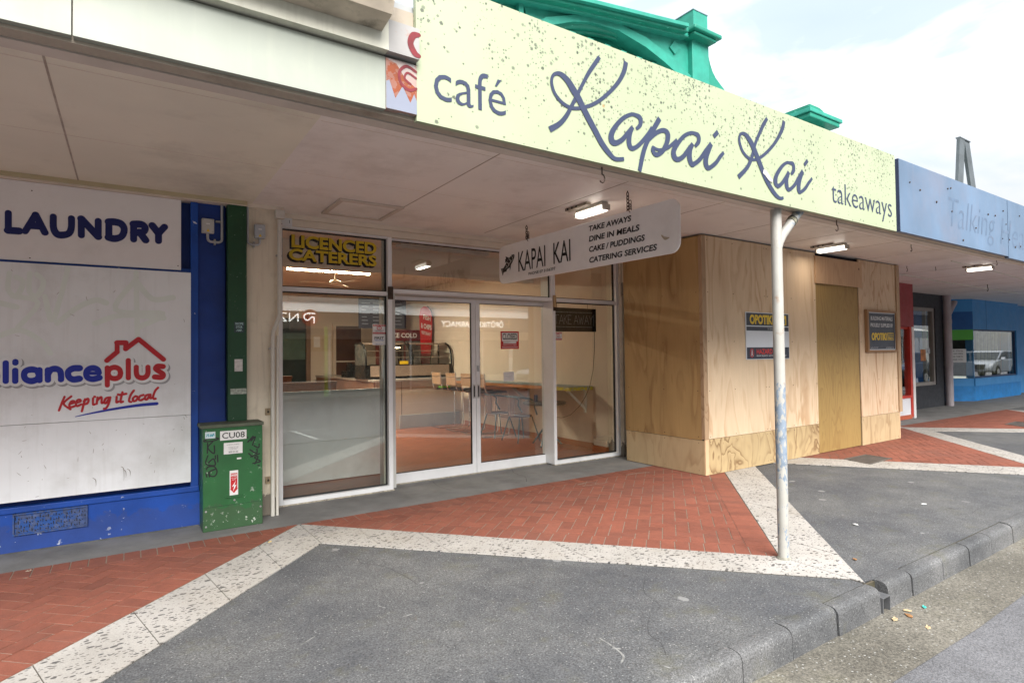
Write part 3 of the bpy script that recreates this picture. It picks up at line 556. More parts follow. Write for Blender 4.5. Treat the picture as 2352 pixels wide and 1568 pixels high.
# road paint (mirrored in the glass)
rp = MB()
for x in (-4, 8.2, 20.4, 32.6): rp.add([(x, -6.74, -.156), (x+2.6, -6.74, -.156), (x+2.6, -6.64, -.156), (x, -6.64, -.156)], [(0, 1, 2, 3)])
for x in (3.3, 9.4, 15.5, 21.6):
    rp.add([(x-.7, -1.24, -.156), (x+.9, -1.24, -.156), (x+.9, -1.14, -.156), (x-.7, -1.14, -.156)], [(0, 1, 2, 3)])
    rp.add([(x-.05, -1.14, -.1555), (x+.05, -1.14, -.1555), (x+.15, .6, -.1555), (x+.05, .6, -.1555)], [(0, 1, 2, 3)])
struct(rp.build('road_marking', M('road_paint', (.62, .62, .6), .7, .1), loc=(0, 0, 0)))
GD = ((1, 0, 0), (0, 1, 0), (0, 0, 1))
CHALK = [[(2.231, 2.504), (2.23, 2.431), (2.22, 2.345), (2.201, 2.286), (2.153, 2.25)], [(2.216, 2.382), (2.241, 2.354)], [(2.301, 2.105), (2.314, 2.07)], [(1.349, 3.645), (1.378, 3.592)], [(1.418, 3.404), (1.478, 3.407)], [(2.199, 3.045), (2.21, 3.022)], [(0.807, 3.403), (0.899, 3.462)], [(1.738, 2.957), (1.777, 2.983)]]
SMEAR = [[(4.617, 5.519), (4.791, 5.541), (4.862, 5.396), (4.993, 5.421)], [(5.485, 5.576), (5.666, 5.58), (5.837, 5.523)], [(4.613, 5.434), (4.825, 5.394)]]
CRACK = [[(1.403, 5.07), (1.46, 4.71), (1.53, 4.6), (1.522, 4.471), (1.63, 4.32), (1.69, 4.05), (1.705, 3.812)], [(3.055, 2.95), (2.9, 2.80), (2.83, 2.6), (2.66, 2.53), (2.502, 2.389), (2.47, 2.27), (2.396, 2.166)], [(7.857, 2.156), (7.5, 2.27), (7.192, 2.319), (6.9, 2.30), (6.708, 2.374)]]
CRACK2 = [[(4.60, 7.2), (4.50, 6.85), (4.382, 6.6), (4.35, 6.3), (4.2, 6.05)], [(3.257, 6.8), (3.19, 6.5), (3.21, 6.2)]]
for nm_, st_, w_, z_, m_ in (('bird_dropping', CHALK, .009, -.0075, M('chalky_white', (.21, .21, .20), .9, .5, 45)), ('mortar_smear', SMEAR, .035, .0036, M('smeared_mortar', (.235, .15, .115), .9, .4, 40)), ('crack', CRACK, .003, -.0075, M('crack_dark', (.045, .045, .045), .95)), ('crack', CRACK2, .004, .0006, M('crack_dark', (.03, .03, .03)))):
    for s_ in st_: struct(stroke(MB(), (0, 0, z_), [[(a, b, w_*(.55+.9*random.random())) for a, b in s_]], GD, off=.0004).build(nm_, m_, loc=(0, 0, 0)))
# service covers set in the paving
mh = M('cast_iron_cover', (.075, .065, .058), .7, .25, 12, bmp=.5, bs=160)
def cover(P, label):
    c = (sum(p[0] for p in P)/4, sum(p[1] for p in P)/4)
    m = MB(); m.prism(P, 'z', -.02, .006); o = m.build('service_cover', mh); tag(o, label, 'manhole cover')
    f = MB(); I = inset(P, .035)
    for i in range(4): f.prism([P[i], P[(i+1) % 4], I[(i+1) % 4], I[i]], 'z', .0065, .010)
    f.build('rim', M('cover_rim', (.10, .09, .08), .6, .2, 20), o)
cover([(8.70, 4.05), (9.42, 4.08), (9.46, 4.47), (8.83, 4.48)], 'dark square iron cover set in brick and terrazzo beyond the plywood')
cover([(15.3, 4.13), (16.2, 4.16), (16.25, 4.55), (15.5, 4.52)], 'grey ribbed service cover in the far brick paving by the blue shop')
# kerb outlet: pressed metal channel in the gap between two stones
t = thing('kerb_outlet', 'dark metal stormwater outlet box in the broken gap of the kerb', 'drain outlet', (4.295, 1.98, -.17))
B('channel', M('outlet_metal', (.11, .113, .118), .5, .2, 12), t, (4.235, 4.34, 1.915, 2.05, -.072, -.066), (4.235, 4.241, 1.915, 2.05, -.168, -.072), (4.334, 4.34, 1.915, 2.05, -.168, -.072))
B('back_plate', M('silt', (.09, .075, .05), .95, .3), t, (4.228, 4.348, 2.022, 2.045, -.175, -.008))
# litter
leaf_m = [M('dry_leaf', (.30, .15, .06), .8, .3), M('pale_leaf', (.45, .34, .2), .8, .3), M('paper_scrap', (.7, .7, .68), .8, .1), M('teal_wrapper', (.05, .42, .36), .6, .1)]
def litter(name, cat, x, y, z, r, ang, m, label, k=5, thin=.5):
    mb = MB(); pts = []
    for i in range(k*2):
        q = 2*math.pi*i/(k*2); rr = r*(1 if i % 2 else .75); pts.append((x+rr*math.cos(q)*math.cos(ang)-rr*thin*math.sin(q)*math.sin(ang), y+rr*math.cos(q)*math.sin(ang)+rr*thin*math.sin(q)*math.cos(ang)))
    top = [(a, b, z+.002+.006*math.sin(i*1.7)**2) for i, (a, b) in enumerate(pts)]; n = len(pts)
    mb.add([(a, b, z) for a, b in pts]+top, [tuple(range(n, 2*n))]+[(i, (i+1) % n, n+(i+1) % n, n+i) for i in range(n)])
    return tag(mb.build(name, m), label, cat)
litter('wrapper', 'litter', 4.56, 1.80, -.162, .026, .4, leaf_m[3], 'small teal sweet wrapper lying in the gutter beside the kerb outlet')
litter('leaf', 'leaf', 4.33, 1.80, -.162, .036, 1.0, leaf_m[0], 'rusty brown dead leaf at the mouth of the kerb outlet')
litter('leaf', 'leaf', 4.40, 1.84, -.160, .028, 2.2, leaf_m[1], 'pale curled leaf caught beside the metal kerb outlet')
litter('leaf', 'leaf', 4.20, 1.83, -.162, .035, .2, leaf_m[1], 'tan leaf in the gutter just before the kerb outlet')
litter('paper_scrap', 'litter', 4.50, 2.33, .0, .03, .2, leaf_m[2], 'white paper scrap on the asphalt past the terrazzo point')
litter('leaf', 'leaf', 4.66, 2.30, .0, .025, .9, leaf_m[0], 'tiny orange leaf on the asphalt beside a white paper scrap')
litter('leaf', 'leaf', 4.25, 1.66, -.165, .032, .3, leaf_m[1], 'pale leaf flat in the gutter nearest the camera')
litter('leaf', 'leaf', 6.6, 1.79, -.164, .05, .6, leaf_m[0], 'brown leaf in the gutter far along the kerb')
litter('leaf', 'leaf', 5.55, 1.35, -.163, .05, .2, leaf_m[1], 'orange leaf on the road asphalt beyond the gutter')
litter('cigarette_butt', 'cigarette butt', 1.03, 5.41, .003, .022, .5, M('butt', (.6, .45, .2), .8), 'cigarette butt on red bricks near the terrazzo corner', 4, .3)
litter('pebble', 'stone', -.63, 5.77, .0, .022, .5, M('pebble_stone', (.4, .36, .28), .8), 'small pale pebble at the edge of the concrete apron', 5, .7)
for i, (x, y) in enumerate(((4.9, 3.0), (5.6, 2.75), (6.9, 2.7))):
    litter('paper_scrap', 'litter', x, y, .0, .03, i*1.3, leaf_m[2], ('flattened white scrap on the asphalt nearest the post', 'flattened white scrap midway along the far asphalt triangle', 'flattened white scrap far right on the asphalt by the kerb')[i])
# ------------------------------------------------------------------ laundry shop (left)
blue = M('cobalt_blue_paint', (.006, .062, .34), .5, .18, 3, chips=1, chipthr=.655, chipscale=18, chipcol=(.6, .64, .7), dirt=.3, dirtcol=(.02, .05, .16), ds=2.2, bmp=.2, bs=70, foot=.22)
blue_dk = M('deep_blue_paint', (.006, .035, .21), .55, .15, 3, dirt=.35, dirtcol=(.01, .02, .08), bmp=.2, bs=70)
lau = thing('laundry_shop', 'cobalt blue laundry shopfront with boarded white window and tiled plinth', 'shop', (-2.5, 6.4, 0))
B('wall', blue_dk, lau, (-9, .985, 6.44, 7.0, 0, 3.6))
B('plinth', blue, lau, (-9, .66, 6.36, 6.44, 0, .335))
B('sill', blue, lau, (-9, .57, 6.34, 6.46, .335, .385), bev=.006)
B('window_frame', blue, lau, (.497, .56, 6.345, 6.445, .385, 3.12), (-9, .497, 6.36, 6.44, 2.43, 2.47))
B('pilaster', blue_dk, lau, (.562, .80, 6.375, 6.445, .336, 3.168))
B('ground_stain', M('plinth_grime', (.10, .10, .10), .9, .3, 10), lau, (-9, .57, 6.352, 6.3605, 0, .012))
# cast vent in the plinth
vt = M('vent_grime', (.06, .09, .20), .7, .4, 25, chips=1, chipthr=.5, chipscale=30, chipcol=(.02, .08, .30))
vf = MB(); vf.box(-.80, -.297, 6.335, 6.36, .150, .163); vf.box(-.80, -.297, 6.335, 6.36, .318, .331); vf.box(-.80, -.79, 6.335, 6.36, .163, .318); vf.box(-.307, -.297, 6.335, 6.36, .163, .318)
vent = vf.build('vent_grille', vt, lau)
vg = MB(); vd = MB()
for i in range(27):
    x = -.785+i*.0178
    for j, z in enumerate((.178, .213, .248, .283)):
        if (i*7+j*3) % 5 == 0: continue
        s = (i+j) % 3
        if s == 0: vd.box(x, x+.005, 6.3485, 6.352, z-.008, z+.018)
        elif s == 1: vd.prism([(x, z), (x+.008, z-.010), (x+.013, z-.006), (x+.005, z+.004)], 'y', 6.3485, 6.352)
        else: vd.box(x+.002, x+.009, 6.3485, 6.352, z-.003, z+.004)
B('backing', vt, vent, (-.79, -.307, 6.352, 6.3595, .163, .318)); stuff(vd.build('pierced_pattern', rubber, vent))
B('soffit_trim', cream_trim, lau, (-9, .985, 6.27, 6.44, 3.125, 3.165))
# LAUNDRY board
panel = M('laundry_board', (.84, .83, .83), .55, .04, 2, dirt=.2, dirtcol=(.36, .34, .32), ds=2)
lp = MB().box(-2.6, .415, 6.33, 6.372, 2.452, 3.122)
ls = tag(lp.build('shop_sign', panel, loc=(-1.1, 6.35, 2.452)), 'grey white board lettered LAUNDRY in navy above the boarded window', 'sign')
nb = M('navy_lettering', (.006, .012, .11), .5)
stroke(MB(), (0, 6.33, 0), LAU, grow=.002).build('lettering', nb, ls)
for x, z in ((-.70, 2.475), (-.69, 3.05), (.39, 2.49)): MB().tube([(x, 6.331, z), (x, 6.327, z)], .005, 8).build('screw', rust, ls)
# boarded window with the appliance shop advert
bw = M('weathered_white_board', (.80, .835, .86), .5, .05, 1.5, dirt=.5, dirtcol=(.40, .40, .37), ds=1.1, streak=.14)
hb = MB().box(-2.9, .496, 6.31, 6.36, 1.074, 2.428); hb.box(-2.9, .496, 6.31, 6.36, .436, 1.070)
ad = tag(hb.build('window_board', bw, loc=(-1.2, 6.335, .436)), 'large white painted window board with red house roof logo and slogan', 'sign board')
O = (0, 6.31, 0)
stroke(MB(), O, GHOST, off=.0012, step=.00003).build('painted_over_graffiti', M('thin_overpaint', (.75, .82, .79), .55, .04), ad)
halo = APB+APR
stroke(MB(), (.012, 6.31, -.014), halo, grow=.048, off=.002).build('logo_shadow', M('logo_grey', (.36, .37, .39), .5), ad)
stroke(MB(), O, halo, grow=.046, off=.005).build('logo_outline', M('logo_white', (.79, .82, .84), .5), ad)
lb = M('logo_blue', (.008, .022, .34), .45); lr = M('logo_red', (.47, .012, .02), .45)
stroke(MB(), O, APB, off=.0085).build('lettering', lb, ad)
stroke(MB(), O, APR, off=.0085).build('lettering', lr, ad)
stroke(MB(), O, ROOF, off=.0085).build('roof_emblem', lr, ad)
stroke(MB(), O, KL, off=.003, grow=.003).build('slogan', lr, ad)
stroke(MB(), O, UL, off=.003).build('underline', lb, ad)
sm = MB()
random.seed(11)
for i in range(46):
    x = random.uniform(-.86, .47); z = random.uniform(.45, 1.05) if i < 30 else random.uniform(1.1, 2.4); l = random.uniform(.008, .04); a = random.uniform(0, 3.14)
    stroke(sm, O, [[(x, z, .0015), (x+l*.5*math.cos(a), z+l*.5*math.sin(a), .003), (x+l*math.cos(a), z+l*math.sin(a)*1.1, .0012)]], off=.0015+i*1e-5)
for x, z, l in ((-.035, .625, .11), (-.02, .60, .06), (.012, .60, .05), (-.24, .55, .06)):
    stroke(sm, O, [[(x-.02, z+.02, .003), (x, z, .006), (x+.004, z-l*.6, .003), (x+.002, z-l, .001)]], off=.0028)
stuff(sm.build('scuff_marks', M('scuff', (.30, .28, .26), .8, .3), ad))
# ------------------------------------------------------------------ green cable duct + cabinet
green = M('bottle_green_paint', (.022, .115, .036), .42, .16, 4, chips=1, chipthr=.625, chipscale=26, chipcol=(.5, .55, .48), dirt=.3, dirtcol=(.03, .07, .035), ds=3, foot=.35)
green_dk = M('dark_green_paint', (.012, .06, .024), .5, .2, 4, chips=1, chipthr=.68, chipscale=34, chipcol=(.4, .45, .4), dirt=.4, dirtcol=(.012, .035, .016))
cab = thing('electrical_cabinet', 'chipped green street cabinet numbered CU08 with black graffiti tags', 'utility cabinet', (.83, 6.24, 0))
B('body', green, cab, (.575, 1.09, 6.065, 6.40, 0, .955), bev=.006)
B('lid', M('dusty_green_lid', (.10, .12, .085), .8, .2, 8, dirt=.5, dirtcol=(.16, .14, .11)), cab, (.553, 1.10, 6.05, 6.41, .955, .985), bev=.004)
B('door_seam', green_dk, cab, (.578, 1.088, 6.0635, 6.066, .222, .226))
B('latch_rail', green, cab, (.766, .905, 6.05, 6.066, .292, .305))
for x, z in ((.60, .19), (.60, .05), (1.07, .17), (.84, .265)): MB().tube([(x, 6.066, z), (x, 6.058, z)], .009, 10).build('bolt', steel, cab)
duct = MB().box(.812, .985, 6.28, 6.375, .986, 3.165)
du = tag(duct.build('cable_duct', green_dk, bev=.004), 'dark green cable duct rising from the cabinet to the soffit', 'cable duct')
O = (0, 6.065, 0)
def plate(name, parent, O, box, m, off=.002, frame=FR, th=.0015):
    mb = MB(); U, V, W = (Vector(q) for q in frame); Oq = Vector(O); u0, v0, u1, v1 = box
    P = [Oq+U*a+V*b+W*off for a, b in ((u0, v0), (u1, v0), (u1, v1), (u0, v1))]
    mb.add([p-W*th for p in P]+P, [(0, 3, 2, 1), (4, 5, 6, 7), (0, 1, 5, 4), (1, 2, 6, 5), (2, 3, 7, 6), (3, 0, 4, 7)])
    return mb.build(name, m, parent)
pl = plate('number_plate', cab, O, (.718, .834, .946, .921), white, .003); text(MB(), 'CU08', O, (.735, .85, .93, .905), bold=.008, off=.0045).build('lettering', black, pl)
pl = plate('notice', cab, O, (.749, .702, .911, .808), white, .003)
nm = MB()
text(nm, 'HORIZON ENERGY', O, (.775, .785, .885, .793), off=.0045); text(nm, 'TO REPORT OUTAGES', O, (.785, .762, .875, .769), off=.0045); text(nm, 'OR EMERGENCIES', O, (.79, .750, .87, .757), off=.0045); text(nm, 'PLEASE CALL', O, (.80, .738, .86, .745), off=.0045); text(nm, '0800 433 285', O, (.79, .712, .872, .728), off=.0045, bold=.01)
nm.build('lettering', M('grey_print', (.12, .12, .13), .6), pl)
pl = plate('sticker', cab, O, (.593, .862, .678, .923), M('pale_sticker', (.55, .66, .68), .5), .003)
stroke(MB(), O, [[(.605, .88, .006), (.61, .905, .006)], [(.61, .893, .006), (.62, .893, .006)], [(.62, .88, .006), (.622, .905, .006)], [(.632, .885, .006), (.64, .90, .006), (.645, .885, .006), (.634, .882, .006)], [(.65, .90, .006), (.655, .88, .006), (.662, .905, .006), (.668, .885, .006)]], off=.0045).build('lettering', M('teal_ink', (.03, .30, .38), .5), pl)
pl = plate('danger_label', cab, O, (.799, .312, .872, .543), white, .003)
dm = MB(); rect(dm, O, (.807, .40, .865, .518), off=.0045); poly(dm, O, [(.807, .40), (.807, .372), (.80, .372), (.836, .332), (.872, .372), (.865, .372), (.865, .40)], off=.0045)
dm.build('arrow', red, pl)
dw = MB(); text(dw, 'DANGER', O, (.808, .488, .864, .512), off=.006, bold=.02); text(dw, 'LIVE CABLES', O, (.81, .468, .862, .478), off=.006); text(dw, 'BELOW', O, (.822, .452, .85, .462), off=.006)
poly(dw, O, [(.852, .445), (.818, .392), (.838, .398), (.826, .345), (.858, .408), (.838, .402)], off=.006); dw.build('lettering', M('bright_white', (.8, .8, .8), .5), pl)
plate('torn_sticker', cab, O, (.862, .645, .90, .66), white, .0025)
stroke(MB(), O, GR[:9], off=.0025).build('graffiti', black, cab); stroke(MB(), O, GR[9:], off=.0025).build('graffiti', black, cab)
O = (0, 6.28, 0)
st = tag(plate('sticker', None, O, (.868, 1.857, .962, 1.965), M('dark_sticker', (.03, .055, .06), .5), .002), 'dark teal graffiti sticker with pale letters stuck on the green duct', 'sticker')
mm = MB()
for i, w in enumerate(('SKOPE', 'DTOR', '-NMF-')): text(mm, w, O, (.878 + (.008 if i else 0), 1.935-i*.033, .952-(.008 if i else 0), 1.958-i*.033), off=.0035, bold=.02)
mm.build('lettering', M('pale_cyan', (.45, .65, .66), .5), st)
tag(plate('sticker', None, O, (.872, 1.475, .945, 1.595), M('torn_paper', (.62, .62, .60), .8, .2, 30), .002), 'torn white paper remnant on the green duct, taller than wide', 'sticker')
tag(plate('sticker', None, O, (.835, 1.25, .98, 1.305), M('scratched_paper', (.36, .40, .35), .8, .5, 45), .002), 'scratched wide grey label remnant low on the green duct', 'sticker')
# ------------------------------------------------------------------ small electrical fittings on the pilasters
grey_box = M('grey_plastic', (.50, .50, .49), .45, .04, 5)
grey_box2 = M('bluish_grey_plastic', (.40, .43, .46), .45, .04, 5)
yellow = M('warning_yellow', (.75, .50, .02), .5)
def jbox(x0, x1, y, z0, z1, m, label):
    w = MB().box(x0, x1, y-.055, y, z0, z1); o = tag(w.build('junction_box', m, bev=.006), label, 'junction box')
    for x in (x0+.012, x1-.012):
        for z in (z0+.014, z1-.014): MB().tube([(x, y-.054, z), (x, y-.059, z)], .006, 8).build('screw', steel, o)
    mx = (x0+x1)/2
    poly(MB(), (0, y-.056, 0), [(mx-.016, z0+.012), (mx+.016, z0+.012), (mx, z0+.042)], off=.001).build('warning_label', yellow, o)
    rect(MB(), (0, y-.056, 0), (mx-.016, z1-.058, mx+.016, z1-.046), off=.001).build('label', white, o)
    return o
jbox(.590, .698, 6.375, 2.83, 2.971, grey_box, 'pale grey junction box on the dark blue pilaster under the soffit')
jbox(1.061, 1.162, 6.34, 2.822, 2.962, grey_box2, 'bluish grey junction box on the cream pilaster under the soffit')
def pipe(name, pts, r, m, label, cat='conduit', clips=()):
    o = tag(MB().tube([p[:3] for p in pts], r, 10).build(name, m, smooth=True), label, cat)
    for c in clips:
        k = MB(); x, y, z, hor = c
        if hor: k.box(x-.008, x+.008, y-.012, y+.03, z-.028, z+.028)
        else: k.box(x-.03, x+.03, y-.012, y+.03, z-.008, z+.008)
        k.build('clip', steel, o)
    return o
def arc(cx, cz, r, a0, a1, y, n=6): return [(cx+r*math.cos(R(a0+(a1-a0)*i/n)), y, cz+r*math.sin(R(a0+(a1-a0)*i/n))) for i in range(n+1)]
pipe('conduit', [(.643, 6.35, 2.83)]+arc(.678, 2.785, .035, 180, 270, 6.35)+arc(.735, 2.785, .035, 270, 360, 6.35)+[(.770, 6.35, 3.165)], .0125, conduit_g, 'short grey conduit looping below the junction box on blue pilaster', clips=[(.706, 6.35, 2.75, 1), (.745, 6.35, 2.955, 0)])
pipe('conduit', [(1.115, 6.32, 2.822)]+arc(1.085, 2.785, .03, 0, -90, 6.32)+arc(1.03, 2.785, .03, 270, 180, 6.32)+[(1.0, 6.32, 3.165)], .0115, conduit_g, 'grey conduit looping below the junction box on cream pilaster', clips=[(1.06, 6.32, 2.755, 1)])
# ------------------------------------------------------------------ cafe building
cafe = thing('cafe_building', 'cream cafe building with aluminium shopfront and sliding glass doors', 'shop', (3.9, 6.8, 0))
B('pilaster', cream, cafe, (.985, 1.30, 6.345, 6.64, 0, 3.17), bev=.008)
B('pilaster', cream, cafe, (6.44, 6.62, 6.62, 6.95, .0, 3.17), (6.445, 6.575, 6.60, 6.62, .0, 2.5), bev=.006)
B('lintel', cream_trim, cafe, (1.30, 6.44, 6.60, 6.9, 3.045, 3.12), (1.30, 6.44, 6.585, 6.9, 3.12, 3.168), bev=.004)
B('upper_wall', M('upper_render', (.5, .45, .38), .8, .1), cafe, (-9, 12, 6.75, 7.05, 3.62, 4.3))
sill_m = M('flaking_sill', (.42, .38, .30), .85, .35, 22, chips=1, chipthr=.55, chipscale=30, chipcol=(.2, .18, .15))
B('door_sill', sill_m, cafe, (1.32, 2.66, 6.60, 6.76, .002, .018), (2.66, 5.16, 6.86, 7.0, .002, .010), (5.14, 6.44, 6.67, 6.8, .002, .016))
# fixed shop windows: mesh is the frame, panes are sub-parts
def frame_boxes(x0, x1, z0, z1, y0, y1, w, wb=None):
    wb = wb or w
    return [(x0, x0+w, y0, y1, z0, z1), (x1-w, x1, y0, y1, z0, z1), (x0+w, x1-w, y0, y1, z0, z0+wb), (x0+w, x1-w, y0, y1, z1-w, z1)]
wl = B('shop_window', alu, cafe, (1.332, 1.392, 6.60, 6.69, .016, 3.042), (2.595, 2.648, 6.60, 6.69, .016, 3.042), (1.392, 2.595, 6.60, 6.69, .016, .066), (1.392, 2.595, 6.605, 6.69, 2.332, 2.380), (1.392, 2.595, 6.60, 6.69, 3.022, 3.042), bev=.004)
B('gasket', rubber, wl, *frame_boxes(1.392, 2.595, .066, 2.332, 6.655, 6.685, .012), *frame_boxes(1.392, 2.595, 2.38, 3.022, 6.655, 6.685, .014))
B('inner_stop', M('brownish_aluminium', (.34, .31, .26), .45, .1), wl, (2.558, 2.583, 6.685, 6.72, .06, 2.33), (2.558, 2.583, 6.685, 6.72, 2.38, 3.02))
B('pane', glass, wl, (1.40, 2.585, 6.667, 6.673, .075, 2.325)); B('pane', glass, wl, (1.40, 2.585, 6.667, 6.673, 2.39, 3.012))
wm = B('shop_window', alu, cafe, (2.648, 5.12, 6.66, 6.75, 2.378, 2.425), (2.648, 5.12, 6.66, 6.75, 3.022, 3.042), (2.648, 2.665, 6.66, 6.74, 2.425, 3.022), (5.10, 5.12, 6.66, 6.75, 2.425, 3.022), bev=.003)
B('gasket', rubber, wm, *frame_boxes(2.665, 5.10, 2.425, 3.022, 6.70, 6.72, .012)); B('pane', glass, wm, (2.67, 5.095, 6.707, 6.713, 2.43, 3.015))
wr = B('shop_window', alu, cafe, (5.125, 5.176, 6.66, 6.95, .016, 3.042), (6.385, 6.438, 6.66, 6.75, .016, 3.042), (5.176, 6.385, 6.66, 6.75, .016, .068), (5.176, 6.385, 6.665, 6.75, 2.372, 2.425), (5.176, 6.385, 6.66, 6.75, 3.022, 3.042), bev=.004)
B('gasket', rubber, wr, *frame_boxes(5.176, 6.385, .068, 2.372, 6.715, 6.745, .014), *frame_boxes(5.176, 6.385, 2.425, 3.022, 6.715, 6.745, .014))
B('pane', glass, wr, (5.185, 6.375, 6.727, 6.733, .078, 2.365)); B('pane', glass, wr, (5.185, 6.375, 6.727, 6.733, 2.432, 3.015))
B('door_frame', alu_grey, cafe, (2.648, 5.125, 6.76, 6.97, 2.372, 2.44), (2.62, 2.72, 6.69, 6.97, .01, 2.372), bev=.003)
def slider(x0, x1, lock):
    d = B('sliding_door', alu, cafe, (x0, x0+.062, 6.88, 6.925, .012, 2.365), (x1-.062, x1, 6.88, 6.925, .012, 2.365), (x0+.062, x1-.062, 6.88, 6.925, .012, .135), (x0+.062, x1-.062, 6.88, 6.925, 2.318, 2.365), bev=.003)
    B('gasket', rubber, d, *frame_boxes(x0+.062, x1-.062, .135, 2.318, 6.887, 6.915, .007))
    B('pane', glass, d, (x0+.066, x1-.066, 6.898, 6.904, .14, 2.314))
    hx = x1-.05 if lock < 0 else x0+.012
    h = B('handle', alu_grey, d, (hx, hx+.038, 6.872, 6.882, 1.02, 1.21), bev=.002); B('finger_pull', rubber, h, (hx+.010, hx+.028, 6.869, 6.873, 1.04, 1.19))
    if lock > 0:
        k = B('lock', steel, d, (x0+.014, x0+.044, 6.868, 6.882, 1.385, 1.465), bev=.003); MB().tube([(x0+.029, 6.869, 1.43), (x0+.029, 6.862, 1.43)], .009, 12).build('cylinder', chrome, k)
slider(2.70, 3.958, -1); slider(3.964, 5.20, 1)
B('door_closer_bracket', rust, cafe, (2.592, 2.652, 6.575, 6.60, 2.29, 2.44)); B('latch', M('brassy_bracket', (.40, .27, .14), .5, .2, 20), cafe, (5.128, 5.172, 6.63, 6.66, 2.29, 2.46)); B('socket_mark', rust, cafe, (5.135, 5.165, 6.645, 6.66, 2.235, 2.29))
# painted shop lettering on the left transom glass
def flared(txt, u0, v0, u1, v1):
    sh = MB()
    for k in range(8): text(sh, txt, (0, 6.667, 0), (u0-.0028*k-.002, v0-.0028*k-.002, u1-.0028*k-.002, v1-.0028*k-.002), off=.0012+.00005*(8-k), bold=.045)
    sh.build('shadow_lettering', M('gloss_black', (.006, .006, .008), .25), wl)
    text(MB(), txt, (0, 6.667, 0), (u0, v0, u1, v1), off=.003, bold=.035).build('lettering', M('signwriter_yellow', (.56, .40, .015), .45), wl)
flared('LICENCED', 1.502, 2.825, 2.482, 2.972); flared('CATERERS', 1.472, 2.682, 2.482, 2.815)
# meter box above the right pilaster
mbx = thing('meter_box', 'tall cream meter box fixed high beside the plywood hoarding', 'meter box', (6.65, 6.6, 2.51))
B('case', cream, mbx, (6.46, 6.86, 6.38, 6.62, 2.52, 3.165), bev=.006)
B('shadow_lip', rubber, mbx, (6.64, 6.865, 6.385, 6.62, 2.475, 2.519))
dv = B('reader', M('black_plastic', (.012, .012, .014), .35), mbx, (6.555, 6.64, 6.345, 6.382, 2.59, 2.745), bev=.014, seg=3)
B('label', white, dv, (6.585, 6.63, 6.341, 6.346, 2.655, 2.735)); B('key_slot', steel, dv, (6.60, 6.625, 6.340, 6.346, 2.615, 2.635))
pipe('conduit', [(6.665, 6.45, 2.52), (6.665, 6.44, 2.40), (6.66, 6.44, 2.25), (6.59, 6.46, 2.05), (6.57, 6.5, 1.95), (6.57, 6.52, 1.9)], .012, conduit_g, 'thin white cable hanging under the cream meter box', 'cable')
pipe('conduit', [(6.60, 6.585, 2.5), (6.60, 6.585, .62), (6.605, 6.58, .55), (6.64, 6.57, .46), (6.645, 6.57, .4), (6.645, 6.57, .02)], .016, conduit_g, 'grey conduit running down beside the plywood hoarding', clips=[(6.6, 6.585, 1.9, 0), (6.6, 6.585, .66, 0)])
tag(B('downpipe_channel', M('grey_channel', (.22, .23, .25), .6, .15, 8), None, (6.60, 6.70, 6.62, 6.70, .0, 2.47)), 'grey metal channel between the cream pilaster and the hoarding', 'channel')
# conduits on the left cream pilaster
pipe('conduit', [(1.30, 6.30, 3.03), (1.297, 6.30, 2.05), (1.285, 6.30, 2.0), (1.238, 6.30, 1.88), (1.232, 6.30, 1.82), (1.228, 6.30, .0)], .021, conduit_w, 'tall cream conduit with a kink on the cream pilaster by the window', clips=[(1.30, 6.31, 2.66, 0), (1.228, 6.31, 1.70, 0)])
pipe('conduit', [(1.285, 6.30, 1.83), (1.28, 6.30, 1.7), (1.272, 6.30, .0)], .014, conduit_w, 'thinner cream conduit beside the kinked one, against the window frame')
cb = tag(B('conduit_box', conduit_w, None, (1.258, 1.350, 6.27, 6.345, 3.045, 3.13), bev=.004), 'small cream conduit box at the top of the kinked conduit', 'conduit box')
al = B('alarm_box', M('white_plastic', (.68, .70, .72), .4, .03), None, (1.36, 1.487, 6.56, 6.60, 3.035, 3.125), bev=.006); tag(al, 'small white alarm sounder box above the left window', 'alarm box')
B('sensor_slot', rubber, al, (1.455, 1.459, 6.557, 6.561, 3.065, 3.10)); MB().tube([(1.378, 6.561, 3.05), (1.378, 6.557, 3.05)], .005, 8).build('screw', rust, al)
for i, z in enumerate((1.055, .36)):
    b = MB().box(1.165, 1.212, 6.325, 6.346, z-.035, z+.035); o = tag(b.build('wall_bracket', M('rusty_plate', (.36, .28, .18), .8, .4, 25)), ('rusty plate on the cream pilaster at cabinet lid height', 'rusty plate low on the cream pilaster beside the cabinet')[i], 'bracket', 'rusty plates on the cream pilaster')
    MB().tube([(1.19, 6.326, z), (1.19, 6.314, z)], .011, 6).build('bolt', rust, o)
